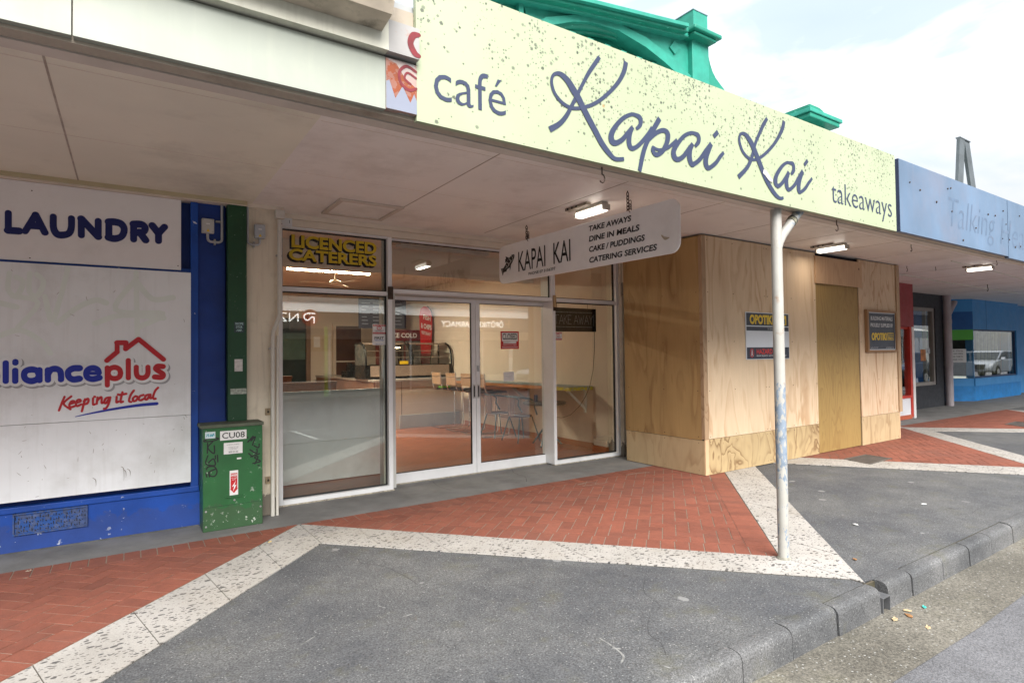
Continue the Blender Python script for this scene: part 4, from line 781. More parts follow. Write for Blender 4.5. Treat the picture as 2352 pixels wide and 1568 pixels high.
# ------------------------------------------------------------------ verandahs
fascia_w = M('white_fascia', (.295, .318, .272), .5, .04, 2, dirt=.25, dirtcol=(.45, .45, .36), streak=.15)
fascia_d = M('dull_fascia', (.56, .55, .46), .6, .06, 2, dirt=.5, dirtcol=(.28, .26, .19), streak=.3)
under = M('fascia_underside', (.40, .34, .27), .7, .12, 4, dirt=.7, dirtcol=(.16, .13, .10), ds=4)
under2 = M('edge_batten', (.58, .50, .43), .6, .06, 3, dirt=.4, dirtcol=(.3, .25, .2))
iron = M('zinc_roof', (.38, .39, .39), .5, .1)
def canopy(name, label, x0, x1, m, seams, und, und2):
    c = thing(name, label, 'verandah', ((x0+x1)/2, 4.4, 2.7))
    s = B('soffit', m, c, (x0, x1, 2.70, 6.75 if x1 < 12 else 8.3, 3.17, 3.19))
    j = MB(); jd = MB()
    for x in seams: j.box(x-.006, x+.006, 2.70, 6.34, 3.1685, 3.1705)
    for y in (5.03, 3.86): jd.box(x0+.02, x1-.02, y-.003, y+.003, 3.1686, 3.1706)
    if seams: j.build('joint_strip', M(name+'_joint', (.40, .34, .28), .7, .25, 9), s)
    jd.build('sheet_joint', M(name+'_sheet_joint', (.66, .58, .50), .6, .1), s)
    B('roof', iron, c, (x0, x1, 2.55, 6.9, 3.25, 3.28))
    B('edge_beam', und, c, (x0, x1, 2.531, 2.598, 2.72, 3.24)); B('gap', seam_dark, c, (x0, x1, 2.598, 2.607, 2.735, 3.2))
    B('edge_batten', und2, c, (x0, x1, 2.607, 2.685, 2.716, 3.168))
    return c
cl_ = canopy('laundry_verandah', 'tan verandah over the laundry with plain white fascia board', -9, 1.04, soffit_tan, [-.37, -1.8, -3.2, -4.6], under, under2)
B('fascia', fascia_w, cl_, (-9, -.17, 2.50, 2.53, 2.733, 2.975), (-.165, .978, 2.50, 2.53, 2.733, 2.975))
B('upper_fascia', fascia_d, cl_, (-9, .978, 2.455, 2.53, 2.985, 3.20))
gt = MB(); gt.prism([(2.453, 3.06), (2.33, 3.075), (2.30, 3.12), (2.31, 3.15), (2.29, 3.18), (2.29, 3.20), (2.453, 3.20)], 'x', -9, .945)
gt.build('gutter', M('mouldy_gutter', (.50, .43, .34), .75, .2, 5, dirt=.9, dirtcol=(.10, .095, .07), ds=7), cl_)
B('wall_trim', M('yellowed_trim', (.50, .44, .28), .6, .08), cl_, (-9, .985, 6.245, 6.27, 3.135, 3.169))
ov = MB().box(-6, .99, 2.34, 2.37, 3.185, 3.9); o2 = tag(ov.build('upper_sign', M('blue_white_board', (.66, .72, .80), .5, .05)), 'pale blue and white board above the mouldy gutter, only its foot showing', 'sign')
dm = MB(); rect(dm, (0, 2.34, 0), (-6, 3.185, .99, 3.9), off=.001)
poly(MB(), (0, 2.34, 0), [(.80, 3.186), (.90, 3.186), (.87, 3.26), (.85, 3.34), (.83, 3.26)], off=.002).build('pattern', white, o2)
# remnant of an old painted sign at the end of the fascia
old = tag(B('painted_fascia_end', M('flaking_orange', (.31, .30, .29), .6, .1, 6, chips=1, chipthr=.47, chipscale=16, chipcol=(.34, .08, .02)), None, (.979, 1.131, 2.495, 2.53, 2.737, 2.972)), 'flaking orange and red painted sign remnant at the end of the white fascia', 'sign remnant')
B('upper_board', M('flaking_white', (.31, .30, .29), .6, .1, 6, chips=1, chipthr=.62, chipscale=14, chipcol=(.42, .10, .03)), old, (.979, 1.131, 2.46, 2.53, 2.985, 3.13))
pg = MB(); poly(pg, (0, 2.495, 0), [(.980, 2.738), (1.131, 2.738), (1.131, 2.80), (1.117, 2.83), (1.098, 2.785), (1.06, 2.855), (1.024, 2.79), (.995, 2.87), (.980, 2.86)], off=.001); op = MB(); poly(op, (0, 2.495, 0), [(.980, 2.862), (.995, 2.872), (1.024, 2.792), (1.06, 2.857), (1.098, 2.787), (1.117, 2.832), (1.131, 2.802), (1.131, 2.86), (1.07, 2.90), (1.03, 2.955), (.980, 2.965)], off=.0006)
op.build('orange_paint', M('flaking_orange_paint', (.22, .045, .01), .6, .2, 8, chips=1, chipthr=.53, chipscale=26, chipcol=(.30, .29, .28)), old)
pg.build('zigzag', M('faded_grey_blue', (.20, .22, .28), .6, .1), old)
stroke(MB(), (0, 2.495, 0), [[(1.128, 2.94, .012), (1.08, 2.955, .014), (1.045, 2.92, .014), (1.05, 2.87, .014), (1.09, 2.845, .014), (1.128, 2.86, .012)], [(1.128, 2.91, .010), (1.085, 2.925, .010), (1.07, 2.895, .010), (1.10, 2.875, .010)]], off=.002).build('scroll', M('faded_crimson', (.15, .012, .018), .6, .3, 20), old)
stroke(MB(), (0, 2.46, 0), [[(1.128, 3.10, .02), (1.10, 3.09, .03), (1.085, 3.05, .03), (1.105, 3.01, .03), (1.128, 3.0, .02)]], off=.002).build('scroll', M('faded_crimson', (.4, .03, .04), .6), old)
cc_ = canopy('cafe_verandah', 'pinkish verandah over the cafe and plywood hoarding with cream sign fascia', 1.04, 11.9, soffit_pink, [2.41, 3.80, 5.19, 6.58, 7.92, 9.25, 10.55], under, under2)
B('fascia_backing', fascia_d, cc_, (1.04, 1.13, 2.515, 2.531, 2.76, 3.1), (5.99, 6.04, 2.53, 2.56, 2.72, 3.36))
hb = MB()
for b in ((1.73, 2.41, 5.65, 5.70), (1.73, 2.41, 6.26, 6.31), (1.73, 1.78, 5.70, 6.26), (2.36, 2.41, 5.70, 6.26)): hb.box(*b, 3.148, 3.169)
ha = hb.build('access_hatch', under2, cc_, bev=.004); B('panel', soffit_pink, ha, (1.78, 2.36, 5.70, 6.26, 3.162, 3.169))
B('wall_trim', cream_trim, cc_, (1.04, 6.44, 6.555, 6.585, 3.12, 3.169), (.99, 1.34, 6.30, 6.345, 3.13, 3.169))
cr_ = canopy('far_verandah', 'pale grey verandah continuing past the hoarding above the blue shop', 11.9, 42, soffit_grey, [13.3, 14.7, 16.1, 17.5, 18.9, 20.3, 21.7], under, under2)
# ------------------------------------------------------------------ fascia signs
ks = tag(MB().box(1.132, 5.985, 2.50, 2.53, 2.712, 3.425).build('fascia_sign', M_lichen()), 'long pale lime cafe sign with slate blue script, speckled with black lichen', 'shop sign')
ink = M('slate_blue_lettering', (.026, .036, .078), .5, .08, 3)
O = (0, 2.5, 0)
stroke(MB(), O, KAPAI, rnd=False, n=8).build('lettering', ink, ks)
stroke(MB(), O, KAI, rnd=False, n=8).build('lettering', ink, ks)
def lower(txt, u0, u1, base, xh, asc, bold):
    """lower-case words fitted by their full ink height"""
    return text(MB(), txt, O, (u0, base, u1, asc), bold=bold)
lower('café', 1.222, 1.636, 2.838, 0, 3.034, -.006).build('lettering', ink, ks)
lower('takeaways', 4.838, 5.895, 2.772, 0, 3.012, -.010).build('lettering', ink, ks)
tp = MB(); stroke(tp, O, [[(3.885, 2.925, .03), (3.92, 2.915, .04), (3.96, 2.885, .035), (4.0, 2.87, .02)]], off=.0075, rnd=False); tp.build('tape_scrap', M('old_tape', (.45, .44, .42), .7, .3, 30), ks)
bs = thing('faded_sign', 'faded blue fascia sign with ghost lettering right of the cream sign', 'shop sign', (10.2, 2.5, 2.71))
fade = M('faded_blue_board', (.10, .155, .235), .45, .2, 1.1, dirt=.7, dirtcol=(.15, .155, .20), ds=.8, streak=.3)
B('panel', fade, bs, (6.042, 8.855, 2.49, 2.53, 2.716, 3.405)); B('panel', fade, bs, (8.872, 20, 2.49, 2.53, 2.70, 3.405))
B('edge', M('navy_edge', (.02, .03, .07), .5), bs, (6.034, 6.042, 2.49, 2.56, 2.72, 3.405), (8.855, 8.872, 2.495, 2.53, 2.71, 3.40))
gh = MB(); text(gh, 'Talking', (0, 2.49, 0), (7.15, 2.79, 8.45, 3.20), off=.0012, bold=-.01, shear=.25); text(gh, 'Heads', (0, 2.49, 0), (8.60, 2.84, 9.9, 3.16), off=.0012, bold=-.01, shear=.25)
gh.build('ghost_lettering', M('ghost_blue', (.085, .13, .20), .5, .2, 6, dirt=.7, dirtcol=(.125, .13, .17), ds=9), bs)
random.seed(3)
for i in range(22):
    x = random.uniform(6.2, 10.5); z = random.uniform(2.76, 3.3); MB().tube([(x, 2.49, z), (x, 2.482, z)], random.uniform(.006, .012), 7).build('screw', rust, bs)
# ------------------------------------------------------------------ verandah post with rainwater branch
post = thing('verandah_post', 'white round verandah post with peeling paint standing on the terrazzo', 'post', (4.235, 2.62, .0))
pm = M_peel()
MB().tube([(4.235, 2.62, .0+i*2.722/24) for i in range(25)], .041, 24).build('shaft', pm, post, smooth=True)
MB().lathe((4.235, 2.62, 0), [(.052, .002), (.052, .010), (.042, .022)], 24).build('base_collar', M('base_grime', (.25, .24, .2), .8, .4, 20), post, smooth=True)
bp = [(4.24, 2.62, 2.40), (4.262, 2.617, 2.46), (4.30, 2.61, 2.52), (4.40, 2.60, 2.625), (4.53, 2.585, 2.75), (4.56, 2.58, 2.80)]
br = MB().tube(bp, .036, 18).build('rain_branch', pm, post, smooth=True)
MB().tube([(4.405, 2.599, 2.63), (4.428, 2.597, 2.652)], .0405, 18).build('collar', M('mossy_collar', (.16, .15, .11), .8, .5, 25), br, smooth=True)
MB().tube([(4.424, 2.5975, 2.649), (4.431, 2.597, 2.655)], .0415, 18).build('joint_line', rubber, br)
# ------------------------------------------------------------------ hanging sign
hs = thing('hanging_sign', 'white rounded board hanging on two rusty chains, with black menu lettering and fish', 'hanging sign', (4.0, 4.85, 2.5))
def rrect(c, r=.10, n=6):
    pts = []
    for i, (p, a0) in enumerate(zip(c, (180, 270, 0, 90))):
        sx = (1, -1, -1, 1)[i]; sz = (1, 1, -1, -1)[i]
        for k in range(n+1):
            a = R(a0+90*k/n); pts.append((p[0]+sx*r+r*math.cos(a), p[1]+sz*r+r*math.sin(a)))
    return pts
hw = M('white_sign_board', (.85, .84, .83), .45, .04, 1.5, dirt=.2, dirtcol=(.4, .37, .33))
MB().prism(rrect([(3.372, 2.482), (6.318, 2.515), (6.318, 2.998), (3.372, 2.965)]), 'x', 4.0, 4.018).build('board', hw, hs, bev=.003)
O = (4.0, 0, 0)
def hl(txt, ya, yb, za, zb, bold, slant, shear=0): return text(MB(), txt, O, (-ya, za, -yb, zb), frame=LF, bold=bold, slant=slant, shear=shear).build('lettering', black, hs)
hl('KAPAI', 5.872, 5.318, 2.625, 2.868, .004, -.004); hl('KAI', 5.166, 4.864, 2.621, 2.860, .004, -.004)
hl('PHONE 07 3156277', 5.656, 5.133, 2.555, 2.589, .012, -.003)
hl('TAKE AWAYS', 4.559, 3.947, 2.877, 2.935, .028, -.013, .12); hl('DINE IN MEALS', 4.559, 3.843, 2.769, 2.828, .028, -.014, .12); hl('CAKE / PUDDINGS', 4.559, 3.778, 2.660, 2.719, .028, -.012, .12); hl('CATERING SERVICES', 4.559, 3.632, 2.548, 2.606, .028, -.011, .12)
FISH = [(5.963, 2.855), (6.014, 2.856), (6.08, 2.824), (6.127, 2.786), (6.182, 2.738), (6.216, 2.712), (6.271, 2.714), (6.258, 2.684), (6.232, 2.617), (6.204, 2.659), (6.14, 2.664), (6.13, 2.686), (6.063, 2.704), (6.067, 2.66), (6.044, 2.698), (6.036, 2.733), (5.997, 2.767), (5.964, 2.807), (5.953, 2.841)]
fm = MB(); poly(fm, O, [(-y, z) for y, z in FISH], LF); poly(fm, O, [(-y, z) for y, z in [(6.08, 2.827), (6.159, 2.858), (6.150, 2.826), (6.172, 2.818), (6.165, 2.790), (6.187, 2.780), (6.14, 2.779)]], LF, off=.0032)
fm.build('fish_emblem', black, hs)
stroke(MB(), O, [[(-6.02, 2.845, .004), (-5.99, 2.80, .004), (-6.03, 2.775, .003)], [(-6.07, 2.81, .005), (-6.04, 2.775, .006), (-6.10, 2.735, .002)], [(-6.12, 2.775, .005), (-6.08, 2.74, .006), (-6.14, 2.705, .002)], [(-6.15, 2.745, .004), (-6.13, 2.715, .004), (-6.18, 2.70, .002)], [(-5.975, 2.838, .005), (-5.973, 2.836, .005)], [(-6.23, 2.70, .003), (-6.235, 2.65, .003)]], LF, off=.0045).build('fish_markings', hw, hs)
stroke(MB(), O, [[(-3.575, 2.66, .012), (-3.555, 2.64, .02), (-3.53, 2.625, .028), (-3.49, 2.625, .008)]], LF, off=.002).build('paint_flake', M('bare_timber_flake', (.42, .36, .27), .8), hs)
def chain(y, z0, z1):
    m = MB(); n = 6; L_ = (z1-z0)/n
    for i in range(n):
        zc = z0+L_*(i+.5); h = L_*.72; w = .014; pts = []
        for k in range(13):
            a = 2*math.pi*k/12; u = w*math.cos(a); v = h*math.sin(a)
            pts.append((4.008+(u if i % 2 else 0), y+(0 if i % 2 else u), zc+v))
        m.tube(pts, .0042, 6, caps=False)
    for i in range(3):
        zc = z0+L_*(i+.8); m.tube([(4.008+.01*math.cos(k*.63), y-.03+.012*math.sin(k*.63), zc+.03*math.sin(k*.63+1)) for k in range(11)], .0042, 6, caps=False)
    m.tube([(4.008, y, z0), (4.008, y, z0-.055)], .006, 6)
    m.tube([(4.008, y, z1), (4.008, y, 3.168)], .006, 6)
    return m.build('chain', rust, hs)
chain(5.70, 2.975, 3.15); chain(4.0, 2.955, 3.15)
# ------------------------------------------------------------------ fluorescent verandah lights
lit = M_emit('lit_diffuser', (1, .93, .82), .55); body_m = M('fitting_body', (.42, .39, .34), .5, .12, 8, dirt=.4)
def batten(x, y0, y1, label):
    t = thing('fluorescent_light', label, 'light', (x, (y0+y1)/2, 3.0), 'verandah lights')
    B('housing', body_m, t, (x-.045, x+.045, y0+.015, y1-.015, 3.13, 3.168), bev=.006)
    B('end_cap', body_m, t, (x-.05, x+.05, y0-.012, y0+.012, 3.078, 3.14), bev=.006); B('end_cap', body_m, t, (x-.05, x+.05, y1-.012, y1+.012, 3.078, 3.14), bev=.006)
    B('diffuser', lit, t, (x-.047, x+.047, y0+.012, y1-.012, 3.072, 3.13), bev=.014, seg=3)
    g = B('gear_tray', M('rusty_tray', (.30, .25, .20), .6, .35, 20), t, (x-.16, x-.10, y0+.12, y1+.02, 3.14, 3.168))
    for i in range(3): MB().tube([(x-.162, y1-.03-i*.07, 3.153), (x-.167, y1-.03-i*.07, 3.153)], .012, 10).build('knockout', rubber, g)
    a = bpy.data.lights.new('lamp_glow', 'AREA'); a.shape = 'RECTANGLE'; a.size = .09; a.size_y = y1-y0-.05; a.energy = .8; a.color = (1, .88, .74)
    o = bpy.data.objects.new('lamp_glow', a); C.objects.link(o); o.parent = t; o.location = (0, 0, .068)
batten(4.08, 4.38, 4.83, 'lit fluorescent fitting on the soffit just behind the hanging sign'); batten(8.66, 4.27, 4.70, 'lit fluorescent fitting on the soffit above the plywood door panel'); batten(13.3, 3.97, 4.37, 'lit fluorescent fitting on the far pale soffit before the blue shop')
# ------------------------------------------------------------------ hooks and cables under the verandah
def hook(x, y, z, s, label):
    pts = [(x, y, z), (x, y, z-.05*s)]+[(x+.028*s*math.sin(a)*1.0, y, z-.085*s+.032*s*math.cos(a)) for a in [i*.5 for i in range(0, 9)]]
    tag(MB().tube(pts, .0055*max(.8, s), 7).build('hook', rust), label, 'hook', 'iron hooks under the verandah')
hook(2.365, 2.57, 2.72, .8, 'iron hook under the lime sign left of the post, below its tall script letter'); hook(5.05, 2.57, 2.72, .8, 'iron hook under the lime sign right of the post')
hook(9.69, 3.86, 3.17, .9, 'small iron hook on the soffit right of the plywood light'); hook(12.1, 4.9, 3.17, .9, 'small iron hook on the pale soffit nearest the hoarding corner'); hook(12.72, 4.67, 3.17, .6, 'tiny iron hook on the pale soffit second from the hoarding'); hook(12.74, 3.75, 3.17, .8, 'small iron hook under the pale soffit beside its light'); hook(17.35, 5.3, 3.17, 1.4, 'iron hook with loose chain deep under the far soffit')
pipe('cable', [(12.1, 5.48, 3.162), (13.15, 5.48, 3.155), (13.8, 5.51, 3.162), (15.2, 5.56, 3.15), (17.0, 5.64, 3.162), (21, 5.7, 3.162)], .012, conduit_w, 'white cable sagging along the far soffit above the red shop', 'cable')
pipe('cable', [(12.1, 4.2, 3.163), (13.2, 4.26, 3.163), (14.3, 4.3, 3.163), (17, 4.5, 3.163)], .010, conduit_w, 'white cable running to the light on the far soffit', 'cable')
# ------------------------------------------------------------------ plywood hoarding
ho = thing('plywood_hoarding', 'boxed plywood hoarding with olive door panel covering the next shopfront', 'hoarding', (9.0, 5.4, 0))
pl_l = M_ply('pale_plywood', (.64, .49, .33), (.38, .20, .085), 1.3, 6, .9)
pl_l2 = M_ply('pale_plywood_second', (.63, .48, .325), (.39, .22, .10), 4.1, 6, .85)
pl_l3 = M_ply('pale_plywood_third', (.60, .45, .305), (.36, .18, .08), 7.7, 10, .95)
pl_s = M_ply('stained_shaded_plywood', (.41, .265, .11), (.20, .10, .033), 2.2, 6, .8)  # side sheets: stain plus their shade, both put into the darker colour
pl_d = M_ply('olive_plywood', (.32, .21, .07), (.225, .13, .04), 5.3, 14, .8)
pl_b = M_ply('knotty_base_plywood', (.46, .34, .18), (.17, .09, .035), 3.3, 9, 1.0, st=(2.4, 2.4, 1.5))
pl_b2 = M_ply('grey_base_plywood', (.48, .36, .21), (.27, .165, .075), 9.1, 7, .8, st=(2.4, 2.4, .8))
pl_h = M_ply('header_plywood', (.53, .345, .205), (.36, .20, .10), 6.2, 9, .6, knots=1)
timber = M_ply('rough_timber', (.40, .27, .16), (.24, .14, .07), 8.2, 20, .7)
timber2 = M_ply('fresh_timber', (.60, .42, .25), (.45, .27, .14), 1.9, 20, .6)
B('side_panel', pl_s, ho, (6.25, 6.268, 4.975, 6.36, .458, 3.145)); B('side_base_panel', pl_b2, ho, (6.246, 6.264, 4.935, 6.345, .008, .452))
B('corner_post', timber, ho, (6.25, 6.327, 4.922, 4.972, .47, 3.13)); B('corner_post', timber2, ho, (6.248, 6.322, 4.917, 4.934, .008, .466)); B('top_rail', timber, ho, (6.252, 6.33, 4.924, 4.97, 3.131, 3.15))
B('sheet', pl_l, ho, (6.33, 7.652, 4.92, 4.938, .472, 3.148)); B('sheet', pl_l2, ho, (7.656, 8.984, 4.922, 4.938, .474, 3.146)); B('sheet', pl_l3, ho, (10.325, 11.652, 4.92, 4.938, .487, 3.150))
B('base_sheet', pl_b, ho, (6.326, 7.651, 4.918, 4.936, .008, .467)); B('base_sheet', pl_b, ho, (7.655, 8.986, 4.921, 4.936, .008, .469)); B('base_sheet', pl_b2, ho, (10.325, 11.655, 4.918, 4.936, .008, .482))
B('door_panel', pl_d, ho, (8.990, 10.30, 4.930, 4.948, .012, 2.70)); B('header', pl_h, ho, (8.955, 10.405, 4.898, 4.918, 2.672, 3.098))
B('end_post', timber, ho, (11.656, 11.772, 4.90, 4.96, .49, 3.155)); B('end_post', timber2, ho, (11.656, 11.70, 4.915, 4.96, .008, .486)); B('end_panel', pl_s, ho, (11.70, 11.718, 4.962, 6.2, .008, 3.15))
B('dark_backing', M('dark_void', (.01, .011, .02), .9), ho, (6.35, 11.65, 4.99, 5.03, .02, 3.165))  # near-black slab; its colour stands in for the shade behind the sheets
random.seed(5)
for x in (6.36, 6.9, 7.62, 7.69, 8.3, 8.95, 10.36, 10.95, 11.62):
    for z in (.50, 1.1, 1.75, 2.4, 3.09, .43, .05): MB().tube([(x, 4.922, z), (x, 4.9155, z)], .005, 6).build('nail', rust, ho)
for y in (5.02, 5.6, 6.28):
    for z in (.50, 1.1, 1.75, 2.4, .42, .06): MB().tube([(6.25, y, z), (6.2445, y, z)], .005, 6).build('nail', rust, ho)
# scuffs on the base sheets
navy = M('navy_print', (.028, .034, .052), .4, .05); ply_y = M('bold_yellow', (.66, .46, .035), .5); pale_blue = M('pale_blue_print', (.56, .61, .70), .5, .03)
s1 = tag(B('safety_sign', M('sign_white', (.62, .66, .71), .45, .02), None, (7.15, 8.2, 4.908, 4.9165, 1.497, 2.163)), 'navy and white site safety sign on the plywood, half hidden behind the post', 'sign')
O = (0, 4.908, 0)
m_ = MB(); rect(m_, O, (7.163, 1.975, 8.19, 2.152)); rect(m_, O, (7.163, 1.903, 8.19, 1.96)); rect(m_, O, (7.163, 1.505, 8.19, 1.668)); m_.build('panel', navy, s1)
m_ = MB(); text(m_, 'OPOTIKI', O, (7.238, 1.993, 7.80, 2.13), off=.004, bold=.05); rect(m_, O, (7.83, 1.993, 8.13, 2.13), off=.004); m_.build('lettering', ply_y, s1)
m_ = MB(); text(m_, 'itm', O, (7.86, 2.005, 8.10, 2.115), off=.006, bold=.04); m_.build('emblem', navy, s1)
m_ = MB(); text(m_, 'HAZARD AREA', O, (7.385, 1.572, 8.03, 1.645), off=.004, bold=.02); m_.build('lettering', M('hazard_red', (.60, .045, .04), .5), s1)
m_ = MB(); text(m_, 'RESTRICTED ENTRY / AUTHORISED PERSONNEL ONLY', O, (7.385, 1.537, 8.12, 1.558), off=.004); text(m_, '21 CHURCH ST, OPOTIKI', O, (7.66, 1.918, 8.05, 1.944), off=.004); m_.build('lettering', white, s1)
ring = [(7.275+.042*math.cos(i*.2618), 1.59+.058*math.sin(i*.2618), .008) for i in range(25)]
m_ = MB(); stroke(m_, O, [ring], off=.004); stroke(m_, O, [[(7.245, 1.63, .007), (7.305, 1.55, .007)]], off=.008); m_.build('prohibition_ring', M('hazard_red', (.6, .045, .04), .5), s1)
stroke(MB(), O, [[(7.275, 1.628, .012), (7.276, 1.627, .012)], [(7.275, 1.612, .016), (7.272, 1.59, .014)], [(7.272, 1.59, .009), (7.285, 1.565, .008), (7.29, 1.548, .008)], [(7.272, 1.59, .009), (7.262, 1.568, .008), (7.255, 1.552, .008)], [(7.275, 1.61, .006), (7.29, 1.59, .006)], [(7.275, 1.61, .006), (7.258, 1.592, .006)]], off=.006).build('walking_figure', white, s1)
s2 = thing('builder_sign', 'timber framed navy sign thanking the building materials supplier on plywood', 'sign', (11.03, 4.9, 1.57))
B('frame', M_ply('sign_frame_timber', (.27, .155, .075), (.17, .09, .04), 3.9, 20, .5), s2, *[(a, b, 4.865, 4.917, c, d) for a, b, c, d, *_ in ((10.487, 10.545, 1.575, 2.307), (11.535, 11.587, 1.575, 2.307), (10.545, 11.535, 1.575, 1.612), (10.545, 11.535, 2.265, 2.307))], bev=.004)
bd = B('board', M('sign_white', (.6, .6, .6), .5), s2, (10.545, 11.535, 4.89, 4.917, 1.612, 2.265))
O = (0, 4.89, 0)
rect(MB(), O, (10.56, 1.625, 11.52, 2.25)).build('panel', navy, bd)
m_ = MB(); text(m_, 'BUILDING MATERIALS', O, (10.645, 2.128, 11.44, 2.196), off=.004, bold=.02); text(m_, 'PROUDLY SUPPLIED BY', O, (10.635, 2.010, 11.45, 2.076), off=.004, bold=.02); text(m_, 'Inquiries t. 07 315 5004', O, (10.62, 1.64, 10.88, 1.665), off=.004); text(m_, 'opotikiitm@xtra.co.nz', O, (11.17, 1.64, 11.47, 1.665), off=.004); m_.build('lettering', M('soft_white_print', (.6, .61, .62), .5), bd)
m_ = MB(); text(m_, 'OPOTIKI', O, (10.66, 1.778, 11.20, 1.912), off=.004, bold=.05); rect(m_, O, (11.225, 1.782, 11.47, 1.912), off=.004); m_.build('lettering', ply_y, bd)
m_ = MB(); rect(m_, O, (11.235, 1.79, 11.46, 1.86), off=.005); rect(m_, O, (11.245, 1.872, 11.46, 1.897), off=.005); m_.build('emblem_ground', navy, bd)
m_ = MB(); text(m_, 'itm', O, (11.25, 1.80, 11.44, 1.85), off=.0065, bold=.03); m_.build('emblem', ply_y, bd)
# ------------------------------------------------------------------ red, grey and blue shops beyond the hoarding
dark_int = M('dark_interior', (.035, .033, .032), .9, .3, 1.5)
rs = thing('red_shop', 'narrow crimson shopfront with white kick panel right of the hoarding', 'shop', (13.6, 6.4, 0))
crim = M('crimson_paint', (.27, .035, .04), .55, .08, 3, dirt=.2, dirtcol=(.16, .03, .03)); bright_red = M('bright_red_paint', (.50, .045, .03), .45, .1, 5, chips=1, chipthr=.7)
B('upper_wall', crim, rs, (11.80, 15.58, 6.20, 6.40, 2.155, 3.24)); B('side_wall', dark_int, rs, (11.72, 11.80, 6.2, 10, 0, 3.2), (11.8, 15.5, 9.9, 10, 0, 3.2))
B('frame_post', bright_red, rs, (15.36, 15.45, 6.20, 6.34, .03, 2.15), (11.80, 11.9, 6.20, 6.34, .03, 2.15)); B('corner_strip', M('white_timber', (.72, .72, .72), .5), rs, (15.452, 15.57, 6.19, 6.34, .0, 2.15))
B('sill', bright_red, rs, (11.90, 15.36, 6.18, 6.34, .49, .545)); B('kick_panel', M('white_kick_panel', (.72, .74, .78), .5, .05, dirt=.3), rs, (11.90, 15.36, 6.22, 6.30, .09, .488)); B('base_rail', M('orange_base', (.42, .10, .05), .6, .2), rs, (11.90, 15.36, 6.19, 6.33, .0, .088))
rw = B('window', bright_red, rs, (11.9, 15.36, 6.24, 6.30, 2.10, 2.15)); B('pane', glass, rw, (11.9, 15.36, 6.262, 6.268, .545, 2.10))
gs = thing('grey_shop', 'charcoal rendered shopfront with tall framed window between red and blue shops', 'shop', (17.5, 7.05, 0))
char = M('charcoal_render', (.035, .038, .045), .75, .25, 8, bmp=1.0, bs=45); wfr = M('taupe_window_frame', (.28, .26, .24), .5, .1)
B('wall', char, gs, (15.58, 19.6, 7.05, 7.25, 0, .62), (15.58, 19.6, 7.05, 7.25, 2.78, 3.24), (19.08, 19.6, 7.05, 7.25, .62, 2.78), (15.58, 15.72, 7.05, 7.25, .62, 2.78)); B('return_wall', char, gs, (15.46, 15.58, 6.35, 7.25, 0, 3.24))
gw = B('window', wfr, gs, *frame_boxes(15.72, 19.08, .62, 2.78, 7.08, 7.2, .09)); B('pane', glass, gw, (15.81, 18.99, 7.135, 7.141, .71, 2.69))
B('inner_post', wfr, gw, (18.72, 18.80, 7.16, 7.24, .71, 2.69))
B('interior', dark_int, gs, (15.7, 19.2, 9.0, 9.1, 0, 3.2)); B('display', M('display_goods', (.25, .22, .2), .8, .6, 4), gs, (17.2, 18.5, 8.0, 8.3, .3, 1.0))
cd = MB(); rect(cd, (0, 7.135, 0), (18.30, 1.30, 18.62, 1.62)); cd.build('poster', M('orange_poster', (.55, .22, .08), .6, .4, 9), gw)
cd = MB(); rect(cd, (0, 7.135, 0), (17.55, 1.05, 17.75, 1.6)); rect(cd, (0, 7.135, 0), (18.75, 1.5, 18.9, 1.65)); cd.build('poster', M('pale_poster', (.5, .55, .6), .6, .3, 9), gw)
dp = tag(MB().tube([(19.62, 6.95, .0+i*.32) for i in range(11)], .10, 16).build('downpipe', M('mauve_grey_downpipe', (.38, .34, .36), .5, .1, 4), smooth=True), 'fat mauve grey downpipe between charcoal and blue shops', 'downpipe')
for z in (1.15, 2.35): MB().tube([(19.62, 6.95, z), (19.62, 6.95, z+.12)], .108, 16).build('collar', M('mauve_grey_downpipe', (.38, .34, .36)), dp, smooth=True)
MB().tube([(19.62, 6.93, 2.60), (19.75, 6.90, 2.78), (19.98, 6.90, 2.95), (20.0, 6.9, 3.0)], .075, 12).build('branch', M('mauve_grey_downpipe', (.38, .34, .36)), dp, smooth=True)
tag(MB().tube([(19.92, 7.0, .0), (19.92, 7.0, .9), (19.86, 7.0, 1.0), (19.86, 7.0, 2.9)], .028, 8).build('blue_pipe', M('bright_blue_paint', (.015, .16, .52), .5)), 'thin blue pipe beside the fat mauve downpipe', 'pipe')
bs_ = thing('blue_shop', 'sky blue shopfront with wide display window and stippled base at the right edge', 'shop', (23.5, 7.2, 0))
sky_b = M('sky_blue_paint', (.055, .27, .60), .55, .06, 2, dirt=.15, dirtcol=(.04, .16, .38)); mid_b = M('stippled_blue', (.018, .20, .52), .6, .15, 5, bmp=1.2, bs=30); dk_b = M('dark_blue_board', (.012, .10, .32), .55, .08)  # last one: darker blue for entry board, board joint and back wall
B('wall', sky_b, bs_, (21.90, 25.98, 7.10, 7.3, 2.235, 3.24), (25.75, 25.98, 7.10, 7.3, .70, 2.235), (21.90, 21.96, 7.10, 7.3, .70, 2.235), (25.98, 42, 7.4, 7.6, 0, 3.24)); B('board_joint', dk_b, bs_, (23.04, 23.055, 7.096, 7.10, 2.24, 3.2))
B('sill', sky_b, bs_, (21.88, 26.02, 7.06, 7.3, .47, .70)); B('base', mid_b, bs_, (21.90, 26.0, 7.09, 7.3, 0, .47))
gw = B('window', M('navy_window_frame', (.03, .06, .14), .5), bs_, *frame_boxes(21.96, 25.75, .70, 2.235, 7.14, 7.2, .05)); B('pane', glass, gw, (22.01, 25.70, 7.165, 7.171, .75, 2.185))
